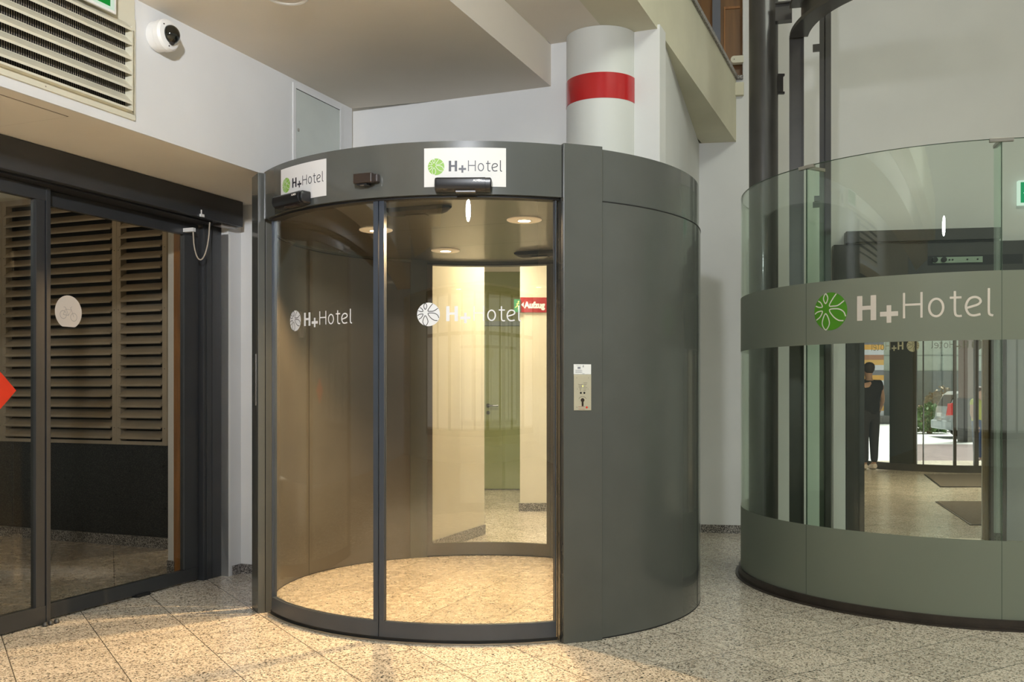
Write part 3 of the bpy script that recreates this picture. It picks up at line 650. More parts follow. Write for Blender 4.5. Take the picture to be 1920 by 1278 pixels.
# downlights
lamp_pos = [(.070, 5.490, 'round warm downlight in the canopy nearest the right front post'), (-.823, 5.837, 'round warm downlight in the canopy crossed by the middle door stile'),
            (-.460, 6.690, 'round warm downlight at the back left of the canopy'), (.400, 6.330, 'round warm downlight in the canopy hidden behind the right post')]
lens_m = emitter('warm_lamp_glow', (1, .80, .50), 18)
warm_trim = paint('cream_lamp_trim', (.75, .66, .52), .4, emis=(1, .75, .45), estr=.25)
for i, (lx, ly, lab) in enumerate(lamp_pos):
    t = thing('downlight', lab, 'lamp', (lx, ly, 2.218), 'downlights in the drum canopy')
    MB().lathe([(.100, 2.2215), (.100, 2.217), (.094, 2.2135), (.048, 2.2135), (.040, 2.2165), (.040, 2.2215)], (lx, ly, 0), (0, 0, 1), 48).build('trim_ring', warm_trim, t)
    MB().lathe([(.036, 2.2200), (.036, 2.2130), (.0, 2.2130)], (lx, ly, 0), (0, 0, 1), 32).build('lens', lens_m, t)
    MB().lathe([(.040, 2.2214), (.040, 2.2128), (.037, 2.2128), (.037, 2.2214)], (lx, ly, 0), (0, 0, 1), 32).build('lens_ring', M['stain'], t)
# control panel on the right post
fp = lambda a, h, z: tuple(Vector((A_.x, A_.y, 0))+Vector((tt.x, tt.y, 0))*a+Vector((nn.x, nn.y, 0))*h+Vector((0, 0, z)))
mpp = lambda u, w, h: fp(u, h, w)
cp = thing('control_panel', 'beige metal control plate with key switch on the right post of the curved door', 'panel', fp(.105, 0, 1.24))
pu0, pu1 = .0535, .1475
MB().box((pu0, .0, 1.151), (pu1, .004, 1.329), fp).build('plate', M['panel'], cp, smooth=False, bevel=.001)
for (a, z) in ((pu0+.015, 1.322-.01), (pu1-.015, 1.312), (pu0+.015, 1.167), (pu1-.015, 1.167), (pu0+.018, 1.257), (pu1-.018, 1.257)): MB().disc(a, z, .0016, mpp, .0044, 8, 1).build('screw', M['steel'], cp, smooth=False)
each('push_button', M['black'], cp, [MB().disc(q, 1.238, .0052, mpp, .005, 16, 1) for q in (.0905, .1095)], smooth=False)
mb = MB(); mb.disc(.100, 1.202, .010, mpp, .0050, 20, 1); mb.rect(.095, 1.172, .105, 1.20, mpp, .0051, 1); mb.build('key_switch', M['brownp'], cp, smooth=False)
MB().ribbon([(.1+.021*math.cos(rad(a)), 1.202+.018*math.sin(rad(a))) for a in range(20, 161, 10)], .0015, mpp, .0046).build('printed_arc', M['steel'], cp, smooth=False)
mb = MB()
for k in range(6):
    mb.rect(.105, 1.249+k*.0076, .118+.004*(k % 3), 1.2503+k*.0076, mpp, .0046, 1)
for k, w_ in enumerate((.003, .006, .009, .010, .012)):
    mb.ribbon([(.088-w_, 1.250+k*.007+.003), (.088, 1.250+k*.007), (.088+w_, 1.250+k*.007+.003)], .0016, mpp, .0046)
mb.build('printed_symbols', M['steel'], cp, smooth=False)
MB().disc(.1225, 1.166, .0056, mpp, .0048, 18, 1).build('red_dot', M['stickred'], cp, smooth=False)
MB().rect(.077, 1.168, .112, 1.1695, mpp, .0046, 1).rect(.077, 1.157, .112, 1.1585, mpp, .0046, 1).build('red_print', M['redsign'], cp, smooth=False)
MB().disc(.1005, 1.2718, .0022, mpp, .0055, 12, 1).build('indicator_light', emitter('yellow_indicator', (1, .9, .1), 3), cp, smooth=False)
nt_ = thing('paper_notice', 'small white paper notice taped above the beige control plate', 'notice', fp(.1, 0, 1.355))
MB().box((pu0, .0, 1.3305), (pu1, .0015, 1.380), fp).build('paper', M['paper'], nt_, smooth=False)
mb = MB()
for k in range(4): mb.rect(.062, 1.337+k*.0046, .1-.004*(k % 2), 1.3385+k*.0046, mpp, .0018, 1)
mb.rect(.074, 1.357, .090, 1.367, mpp, .0018, 1).rect(.068, 1.372, .094, 1.3732, mpp, .0018, 1).rect(.100, 1.333, .112, 1.3345, mpp, .0018, 1)
mb.build('print', paint('grey_print', (.20, .20, .24), .6), nt_, smooth=False)
text_mesh('Z', .012, M['ink'], 'handwritten_mark', nt_, lambda a, b: fp(.101+a, .0019, 1.366+b), .0003)

# pillar above the door
pl = thing('round_pillar', 'thick round white pillar with a red band rising above the curved door', 'pillar', (.552, 5.960, 2.44))
MB().lathe([(.2155, 2.441), (.2155, 3.4235)], (.552, 5.960, 0), (0, 0, 1), 96).build('shaft', paint('satin_white_paint', (.60, .61, .58), .45, spec=.4, var=.02), pl)
MB().lathe([(.2155, 2.992), (.2172, 2.992), (.2172, 3.146), (.2155, 3.146)], (.552, 5.960, 0), (0, 0, 1), 96).build('red_band', M['red'], pl)

# ------------------------------------------------------------------ corridor behind the curved door
FC = frame((-.240, 8.400), d, n)
struct('wall_corridor_left', MB().box((-1.3, -.12, 0), (0, 0, 2.6), FC), M['cream'], smooth=False)
struct('baseboard_corridor_left', MB().box((-1.3, 0, 0), (0.0, .012, .085), FC), M['gran'], smooth=False)
struct('wall_corridor_right', MB().poly([(.083, 9.990), (1.6, 10.1), (1.6, 10.35), (.12, 10.25)], 0, 2.75), M['cream'], smooth=False)
struct('baseboard_corridor_right', MB().poly([(.070, 9.975), (1.6, 10.085), (1.6, 10.10), (.083, 9.990)], 0, .085), M['gran'], smooth=False)
struct('wall_corridor_rear', MB().poly([(-2.2, 12.20), (1.8, 12.20), (1.8, 12.4), (-2.2, 12.4)], 0, 2.75), M['greendoor'], smooth=False)
struct('wall_corridor_far_left', MB().poly([(-2.2, 8.3), (-2.05, 8.3), (-2.05, 12.3), (-2.2, 12.3)], 0, 2.75), M['cream'], smooth=False)
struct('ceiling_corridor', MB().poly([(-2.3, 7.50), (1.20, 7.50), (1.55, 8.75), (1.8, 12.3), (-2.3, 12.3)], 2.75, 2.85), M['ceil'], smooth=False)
dg = bpy.data.objects.new('door_2', None); COL.objects.link(dg); dg.location = (0, 12.19, 0); dg.matrix_world = Matrix.Translation((0, 12.19, 0))
tag(dg, 'olive green door with dark lever handle seen through the curved door', 'door', kind='structure')
MB().box((-.36, 12.15, .012), (.56, 12.195, 2.06)).build('door_panel', M['greendoor'], dg, smooth=False, bevel=.003)
MB().box((-.41, 12.13, 0), (-.365, 12.198, 2.12)).box((.565, 12.13, 0), (.62, 12.198, 2.12)).box((-.41, 12.13, 2.065), (.62, 12.198, 2.12)).build('door_frame', M['tealframe'], dg, smooth=False)
hd = MB().lathe([(.026, 0), (.026, .008)], (-.300, 12.15, 1.06), (0, -1, 0), 20).tube([(-.300, 12.15, 1.06), (-.300, 12.09, 1.06), (-.22, 12.085, 1.06), (-.17, 12.085, 1.06)], .011, 10).build('door_handle', M['steel'], dg)
MB().lathe([(.024, 0), (.024, .008)], (-.300, 12.15, .97), (0, -1, 0), 20).build('lock', M['steel'], dg)
az = thing('direction_sign', 'dark red sign reading Aufzug with a white arrow in the corridor', 'sign', (.35, 9.98, 2.14))
fz = lambda a, h, z: (.085+a, 9.985+a*.0725-h, z)
MB().box((0, .0, 2.058), (.56, .012, 2.212), fz).build('board', M['redsign'], az, smooth=False)
mb = MB(); mb.add([fz(.010, .0135, 2.135), fz(.036, .0135, 2.108), fz(.036, .0135, 2.165)], [(0, 1, 2)]); mb.build('arrow', M['white'], az, smooth=False)
text_mesh('Aufzug', .088, M['white'], 'lettering', az, lambda a, b: fz(.044+a*.86, .0135, 2.104+b), .0045)
ex = thing('exit_sign', 'small green exit sign beside the dark red corridor sign', 'sign', (.03, 9.95, 2.12))
MB().box((-.064, .012, 2.058), (.0, .024, 2.19), fz).build('board', paint('exit_green', (.01, .16, .05), .4), ex, smooth=False)
mz = lambda u, w, h: fz(u, .0245+h, w)
MB().disc(-.018, 2.166, .008, mz, .001, 12, 1).ribbon([(-.02, 2.155), (-.03, 2.13), (-.018, 2.11), (-.022, 2.085)], .007, mz, .001).ribbon([(-.03, 2.13), (-.042, 2.11), (-.055, 2.105)], .006, mz, .001).ribbon([(-.04, 2.14), (-.022, 2.152), (-.010, 2.14)], .005, mz, .001).build('running_figure', paint('sign_yellow', (.75, .75, .25), .5), ex, smooth=False)

# ------------------------------------------------------------------ glass enclosure of the lift
E = (2.8814, 6.3378); RG = 1.3415
ge = thing('glass_enclosure', 'round green tinted glass safety screen with frosted bands around the lift at the right', 'screen', (E[0], E[1], 0))
MB().arc(E, 1.300, 1.360, 150, 330, 0, .022).arc(E, 1.305, 1.356, 150, 330, .022, .055).arc(E, 1.357, 1.378, 150, 330, 0, .008).build('steel_kerb', M['kerb'], ge)
edge_m = paint('dark_green_glass_edge', (.05, .085, .06), .3, var=.05)
joints = [(-214, -149.60), (-149.50, -104.10), (-104.00, -57.75), (-57.65, -25)]
for (a0, a1) in joints:
    P = MB().arc(E, RG-.010, RG, a0, a1, .050, 2.563, 1.0).build('glass_panel', M['glassg'], ge)
    MB().arc(E, RG-.0095, RG-.0005, a0, a1, 2.563, 2.5655, 1.0).build('polished_edge', edge_m, P)
    MB().arc(E, RG+.0002, RG+.0010, a0, a1, .0555, .465, 1.0).build('frosted_band', M['frost'], P)
    MB().arc(E, RG+.0002, RG+.0010, a0, a1, 1.515, 1.877, 1.0).build('frosted_band', M['frost'], P)
    if a0 == -149.50: PL = P
for a in (-149.55, -104.05, -57.7):
    MB().arc(E, RG-.009, RG+.0012, a-.05, a+.05, .055, 2.548, 1.0).build('joint_seal', edge_m, ge)
    er = Vector((math.cos(rad(a)), math.sin(rad(a)), 0)); et = Vector((-er.y, er.x, 0)); o = Vector((E[0], E[1], 0))
    f = lambda p, q, z: tuple(o+er*p+et*q+Vector((0, 0, z)))
    MB().box((RG-.145, -.006, .05), (RG-.012, .006, 2.555), f).build('glass_fin', M['gedge'], ge, smooth=False)
    MB().box((RG-.014, -.058, 2.548), (RG+.004, .058, 2.568), f).box((RG-.15, -.009, 2.548), (RG-.014, .009, 2.566), f).build('steel_clip', M['stain'], ge, smooth=False, bevel=.001)
logo(mp_cyl(E, RG+.0012, -142.3, 1.702, .108/88), PL, M['green2'], M['line'], M['letter'], M['letter'], .0006)

# lift steelwork
sc = thing('steel_column', 'tall round dark grey steel column standing inside the glass screen', 'column', (1.772, 6.80, 0))
MB().lathe([(.100, 0), (.100, 6.5)], (1.772, 6.80, 0), (0, 0, 1), 64).build('shaft', M['steel'], sc)
MB().lathe([(.112, 0), (.112, .03)], (1.772, 6.80, 0), (0, 0, 1), 48).build('base_plate', M['steel'], sc)
MB().box((1.86, 6.76, 3.34), (1.90, 6.80, 3.46)).box((1.86, 6.765, 3.33), (1.912, 6.79, 3.345)).box((1.86, 6.765, 3.455), (1.912, 6.79, 3.47)).build('bracket', M['steel'], sc, smooth=False)
rf = thing('lift_frame', 'dark steel lift shaft frame of curved ring beam and upright posts behind the glass screen', 'frame', (2.0, 6.6, 0))
mb = MB().arc(E, .90, 1.02, 168, 330, 3.64, 3.665, 2).arc(E, .925, .945, 168, 330, 3.665, 3.84, 2).arc(E, .90, 1.02, 168, 330, 3.84, 3.865, 2)
mb.build('ring_beam', M['steel'], rf)
fh = frame((1.946, 6.60), (math.cos(rad(-16)), math.sin(rad(-16))), (math.sin(rad(-16)), -math.cos(rad(-16))))
MB().box((-.048, -.05, 0), (-.040, .05, 3.662), fh).box((.040, -.05, 0), (.048, .05, 3.662), fh).box((-.04, .02, 0), (.04, .03, 3.662), fh).build('post', M['steel'], rf, smooth=False)
MB().box((-.14, -.04, 3.78), (-.03, .03, 3.79), fh).box((-.14, -.04, 3.90), (-.03, .03, 3.91), fh).box((-.14, -.01, 3.79), (-.03, 0, 3.90), fh).build('link_bracket', M['steel'], rf, smooth=False)
fg = frame((2.338, 7.20), (math.cos(rad(-18)), math.sin(rad(-18))), (math.sin(rad(-18)), -math.cos(rad(-18))))
MB().box((-.042, -.03, 0), (-.008, .02, 6.2), fg).box((-.010, -.03, 0), (.002, -.015, 6.2), fg).box((.000, -.03, 0), (.040, .03, 6.2), fg).build('guide_rail', M['steel'], rf, smooth=False)
MB().box((-.09, -.02, 2.62), (-.04, .01, 2.66), fg).box((-.08, .0, 2.66), (-.04, .03, 2.70), fg).build('rail_bracket', M['steel'], rf, smooth=False)
MB().box((-.09, .0, 3.78), (-.04, .03, 3.83), fg).build('rail_bracket', M['steel'], rf, smooth=False)

# lift doorway on the rear wall
ld = thing('lift_doorway', 'dark metal lift doorway with exposed door operator seen through the glass screen', 'doorway', FW(1.85, 0, 0))
MB().box((1.209, .002, 0), (1.357, .10, 2.05), FW).build('jamb', M['steel'], ld, smooth=False, bevel=.003)
MB().box((2.352, .002, 0), (2.477, .10, 2.05), FW).box((2.40, .10, 0), (2.41, .11, 2.05), FW).box((2.44, .10, 0), (2.447, .11, 2.05), FW).build('jamb', M['steel'], ld, smooth=False, bevel=.003)
MB().box((2.318, .002, 0), (2.352, .06, 2.05), FW).build('reveal', M['reveal'], ld, smooth=False)
MB().box((1.107, .002, 2.05), (3.6, .10, 2.488), FW).build('operator_casing', M['steel'], ld, smooth=False, bevel=.003)
MB().box((1.204, .02, 2.500), (2.42, .14, 2.594), FW).box((1.204, .02, 2.489), (2.42, .10, 2.4995), FW).build('top_box', M['steel'], ld, smooth=False, bevel=.002)
MB().box((1.86, .1005, 2.295), (2.60, .102, 2.375), FW).build('slot', M['dark'], ld, smooth=False)
pln = MB().box((1.90, .102, 2.312), (2.29, .108, 2.362), FW).build('operator_plate', paint('green_zinc_plate', (.30, .38, .30), .4, metal=.5), ld, smooth=False, bevel=.002)
for q in (1.915, 1.985): MB().lathe([(.022, 0), (.022, .02), (.01, .024)], FW(q, .106, 2.34), (-math.sin(rad(10)), -math.cos(rad(10)), 0), 20).build('roller', M['dark'], ld)
for q in (2.03, 2.055, 2.17, 2.25): MB().lathe([(.007, 0), (.007, .004)], FW(q, .108, 2.338), (-math.sin(rad(10)), -math.cos(rad(10)), 0), 12).build('bolt', M['dark'], ld)
MB().box((1.107, .002, 0), (1.205, .09, 2.05), FW).build('white_pilaster', M['wall'], ld, smooth=False)
MB().box((2.50, .002, 0), (3.6, .03, 2.05), FW).build('side_panel', paint('lilac_grey_panel', (.34, .35, .36), .5), ld, smooth=False)
MB().box((1.357, .0, 0), (2.318, .06, .006), FW).build('threshold', M['stain'], ld, smooth=False)
xs = thing('exit_sign', 'green exit sign with white arrow at the right picture edge', 'sign', FW(2.75, 0, 2.9))
MB().box((2.585, 0, 2.79), (2.93, .05, 2.99), FW).build('housing', emitter('exit_white', (.8, 1, .85), .9), xs, smooth=False)
MB().box((2.60, .05, 2.805), (2.92, .052, 2.975), FW).build('green_field', emitter('exit_green_glow', (.02, .42, .16), .8), xs, smooth=False)
mb = MB(); mb.add([FW(2.62, .0535, 2.885), FW(2.665, .0535, 2.84), FW(2.665, .0535, 2.93)], [(0, 1, 2)]); mb.build('arrow', emitter('exit_arrow', (.9, 1, .95), .9), xs, smooth=False)

# ------------------------------------------------------------------ lobby and street beyond the lift doorway
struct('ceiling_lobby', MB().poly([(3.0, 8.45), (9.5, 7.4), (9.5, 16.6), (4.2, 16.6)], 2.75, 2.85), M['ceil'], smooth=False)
struct('wall_lobby_left', MB().poly([(2.80, 8.55), (2.90, 8.55), (5.15, 16.2), (5.0, 16.2)], 0, 2.8), M['cream'], smooth=False)
struct('wall_lobby_right', MB().poly([(9.3, 7.5), (9.5, 7.5), (9.5, 16.6), (9.3, 16.6)], 0, 2.8), M['wall'], smooth=False)
def mat_thing(pts, label):
    o = thing('door_mat', label, 'mat', (pts[0][0], pts[0][1], 0), 'lobby floor mats')
    MB().poly(pts, .0, .012).build('carpet', M['mat'], o, smooth=False)
    c = Vector((sum(p[0] for p in pts)/4, sum(p[1] for p in pts)/4))
    q = [c+(Vector(p)-c)*1.02 for p in pts]
    MB().poly(q, .0, .008).build('rubber_edge', M['dark'], o, smooth=False)
mat_thing([(4.271, 8.965), (6.00, 8.965), (6.5, 10.807), (4.76, 10.807)], 'grey brown floor mat just beyond the lift doorway')
mat_thing([(5.55, 12.475), (7.2, 12.475), (7.75, 14.288), (6.119, 14.288)], 'grey floor mat in front of the far entrance')
# far entrance: curved glass door drum
C3 = (7.15, 16.05); R3 = 1.42
dn = bpy.data.objects.new('door_3', None); COL.objects.link(dn); dn.location = (C3[0], C3[1], 0); dn.matrix_world = Matrix.Translation((C3[0], C3[1], 0))
tag(dn, 'far curved glass entrance door with reversed logos opening to the street', 'door', kind='structure')
MB().arc(C3, R3-.03, R3+.03, 180, 300, 0, .11, 2).build('bottom_rail', M['steel'], dn)
MB().arc(C3, R3-.06, R3+.06, 180, 300, 2.2, 2.75, 2).build('header', M['steel'], dn)
def ang3(px, y): # angle on the drum for a bearing
    b = (px-960)/1809.54; A = b*b+1; B = -2*(b*C3[0]+C3[1]); Cc = C3[0]**2+C3[1]**2-R3*R3; t = (-B-math.sqrt(max(0, B*B-4*A*Cc)))/(2*A)
    return math.degrees(math.atan2(t-C3[1], b*t-C3[0])) % 360
for p0, p1 in ((1716, 1719), (1730.5, 1732), (1787, 1793), (1826, 1834)):
    MB().arc(C3, R3-.025, R3+.025, ang3(p0, 0), ang3(p1, 0), .11, 2.2, .5).build('stile', M['steel'], dn)
MB().arc(C3, R3-.02, R3+.003, ang3(1668, 0), ang3(1716, 0), .11, 2.2, 2).build('dark_panel', paint('dark_green_panel', (.025, .03, .024), .3), dn)
MB().arc(C3, R3-.005, R3+.005, ang3(1719, 0), ang3(1826, 0), .11, 2.2, 2).build('pane', M['glass'], dn)
def logo_rev(a0, z, u, m):
    g = mp_cyl(C3, R3+.006, a0, z, u); mm = lambda x_, y_, h: g(-x_, y_, h)
    logo(mm, dn, m, m_l3, m, m, .001)
m_l3 = paint('etched_olive_line', (.12, .13, .09), .5)
m_r = paint('etched_olive_film', (.62, .63, .50), .5)
MB().arc(C3, R3-.005, R3+.005, ang3(1618, 0), ang3(1668, 0), .11, 2.2, 2).build('pane', M['glass'], dn)
logo_rev(ang3(1712, 0), 1.945, .095/88, m_r)
m_r2 = paint('etched_dark_film', (.16, .17, .14), .5)
logo_rev(ang3(1832, 0), 1.945, .082/88, m_r2)
struct('wall_lobby_far', MB().poly([(5.0, 16.15), (5.70, 16.15), (5.70, 16.30), (5.0, 16.30)], 2.2, 2.8).poly([(5.0, 16.15), (5.40, 16.15), (5.40, 16.30), (5.0, 16.30)], 0, 2.2).poly([(5.60, 15.95), (5.80, 15.95), (5.80, 16.3), (5.60, 16.3)], 0, 2.8).poly([(8.45, 16.1), (9.4, 16.1), (9.4, 16.3), (8.45, 16.3)], 0, 2.8), M['steel'], smooth=False)
# street
struct('ground_street', MB().poly([(0, 17.2), (60, 17.2), (60, 75), (0, 75)], -.45, -.40), paint('pale_paving', (.52, .53, .52), .8, var=.08), smooth=False)
struct('ground_paving', MB().poly([(8.6, 21.0), (13.6, 21.0), (17.5, 29.5), (12.0, 29.5)], -.40, -.392), paint('purple_brown_paving', (.15, .11, .11), .8, var=.15), smooth=False)
bd = thing('street_building', 'pale green building with a grey garage front across the street', 'building', (25, 52, -.4))
bw = MB().box((12, 52, -.4), (34, 58, 13)).build('facade', paint('pale_green_render', (.66, .74, .66), .8), bd, smooth=False)
MB().box((19.5, 51.9, -.4), (26.8, 51.98, 2.3)).build('garage_front', paint('grey_shutter', (.28, .31, .31), .7), bd, smooth=False)
MB().box((12, 51.95, 3.1), (34, 51.99, 3.16)).box((23.1, 51.95, 2.3), (23.16, 51.99, 13)).box((20.5, 51.95, 2.3), (20.56, 51.99, 13)).build('facade_joints', paint('grey_joint', (.42, .47, .43), .8), bd, smooth=False)
sb = thing('striped_building', 'distant facade with orange, white and grey horizontal stripes at the left of the street view', 'building', (15.5, 48, -.4))
MB().box((14, 47.5, 0), (18.3, 49.0, 9)).build('facade', stripes('striped_cladding', [(.75, .75, .80), (.85, .45, .10), (.22, .22, .25), (.75, .75, .80), (.85, .50, .15), (.50, .24, .14)], 1.5), sb, smooth=False)
MB().box((13.5, 47.4, -.4), (18.6, 49.0, 0)).build('plinth', M['gran'], sb, smooth=False)
pw = thing('brown_gate_pier', 'brown clad pier with dark base standing at the right of the street view', 'pier', (14.7, 31.0, -.4))
MB().box((14.52, 31.0, 1.0), (14.87, 31.4, 6)).build('cladding', paint('brown_cladding', (.16, .11, .09), .7), pw, smooth=False)
MB().box((14.50, 30.98, -.4), (14.89, 31.42, 1.0)).build('base', paint('slate_base', (.05, .05, .055), .6), pw, smooth=False)
# bushes
leafm = [paint('bush_leaf', (.10, .20, .06), .6, var=.4, scale=3), paint('dry_bush_leaf', (.26, .20, .12), .7, var=.4, scale=3)]
def bush(x, y, r, h, m, label):
    b = thing('bush', label, 'bush', (x, y, -.4), 'street bushes')
    mb = MB(); rnd = random.Random(int(x*100))
    for i in range(900):
        a = rnd.uniform(0, 2*PI); q = rnd.random()**.5; zz = rnd.random()
        rr = r*(.55+.45*math.sin(PI*min(1, zz*.9+.15)))*q
        c = Vector((x+rr*math.cos(a), y+rr*math.sin(a)*.7, -.4+.08+h*zz*(1-.25*q)))
        u = Vector((rnd.uniform(-1, 1), rnd.uniform(-1, 1), rnd.uniform(-.5, 1))).normalized(); w = u.cross(Vector((rnd.random(), rnd.random(), rnd.random()))).normalized()
        l = rnd.uniform(.06, .13)
        mb.add([c-u*l, c-w*l*.45, c+u*l, c+w*l*.45], [(0, 1, 2, 3)])
    mb.build('foliage', m, b, smooth=False, fix=False)
    st_ = MB()
    for i in range(7):
        a = 2*PI*i/7; st_.tube([(x+.05*math.cos(a), y+.05*math.sin(a), -.4), (x+r*.3*math.cos(a), y+r*.3*math.sin(a), -.4+h*.4), (x+r*.5*math.cos(a), y+r*.5*math.sin(a), -.4+h*.75)], [.03, .02, .008], 6)
    st_.build('stems', M['woodp'], b)
bush(16.0, 37.0, .85, 1.15, leafm[0], 'low green bush left of the parked car')
bush(17.4, 39.0, 1.1, 1.85, leafm[1], 'taller dry brownish bush behind the low green bush')
# car: rear three quarter of a silver people carrier
car = thing('silver_car', 'silver people carrier with red tail lamp parked across the street', 'car', (17.0, 34.0, -.4))
XC, YC = 14.95, 32.9
fc = lambda x_, y_, z_: (14.96+.147*x_+.989*y_, 33.2+.989*x_-.147*y_, -.4+z_)
prof = [(.10, .28), (.02, .35), (.0, .62), (.06, .70), (.10, 1.02), (.34, 1.50), (.50, 1.62), (2.6, 1.66), (3.3, 1.10), (4.3, .92), (4.35, .40), (4.2, .28)]
mb = MB(); k = len(prof); vs = []
for (xx, ins) in ((0, 1), (.12, 0), (1.66, 0), (1.78, 1)):
    for (yy, zz) in prof:
        s_ = .09 if (ins and zz > 1.05) else 0
        vs.append(fc(xx+(s_ if xx < .5 and ins else (-s_ if ins else 0)), yy+(.06 if ins else 0), zz-(.05 if ins and zz > 1.4 else 0)))
fs = [tuple(range(k)), tuple(range(4*k-1, 3*k-1, -1))]
for j in range(3):
    for i in range(k): fs.append((j*k+i, j*k+(i+1) % k, (j+1)*k+(i+1) % k, (j+1)*k+i))
mb.add(vs, fs); mb.build('body', paint('silver_paint', (.52, .58, .60), .3, metal=.3, coat=.6), car)
MB().add([fc(.2, .15, 1.10), fc(1.58, .15, 1.10), fc(1.5, .355, 1.50), fc(.28, .355, 1.50), fc(.2, .11, 1.10), fc(1.58, .11, 1.10), fc(1.5, .315, 1.50), fc(.28, .315, 1.50)], [(0, 1, 2, 3), (7, 6, 5, 4), (0, 4, 5, 1), (1, 5, 6, 2), (2, 6, 7, 3), (3, 7, 4, 0)]).build('rear_window', M['black'], car, smooth=False)
MB().box((-.012, .55, 1.12), (.06, 2.5, 1.48), fc).build('side_window', M['black'], car, smooth=False)
MB().box((-.03, -.05, .30), (1.81, .16, .60), fc).build('bumper', paint('silver_bumper', (.45, .50, .52), .4), car, smooth=True, bevel=.04)
tlm = paint('red_tail_lamp', (.60, .02, .02), .2, coat=.5, emis=(.8, .02, .02), estr=.15)
for xx in (.0,):
    MB().add([fc(xx+.00, .03, .80), fc(xx+.23, .03, .78), fc(xx+.26, .085, 1.05), fc(xx+.21, .16, 1.22), fc(xx+.05, .17, 1.22), fc(xx-.012, .09, 1.02), fc(xx+.00, .14, .80), fc(xx+.23, .14, .78), fc(xx+.26, .19, 1.05), fc(xx+.21, .26, 1.22), fc(xx+.05, .27, 1.22), fc(xx-.012, .2, 1.02)],
             [(0, 1, 2, 3, 4, 5), (11, 10, 9, 8, 7, 6)]+[(i, (i+1) % 6, (i+1) % 6+6, i+6) for i in range(6)]).build('tail_lamp', tlm, car, smooth=False)
MB().box((-.014, .02, .80), (.02, .30, 1.20), fc).build('tail_lamp', tlm, car, smooth=False, bevel=.01)
MB().box((.62, -.02, .74), (1.14, .03, .86), fc).build('number_plate', M['white'], car, smooth=False)
for (xx, yy) in ((.02, .85), (1.56, .85), (.02, 3.55), (1.56, 3.55)):
    MB().lathe([(.20, 0), (.30, .0), (.32, .03), (.32, .17), (.30, .20), (.20, .20)], fc(xx, yy, .32), (.147, .989, 0), 28).build('wheel', M['dark'], car)

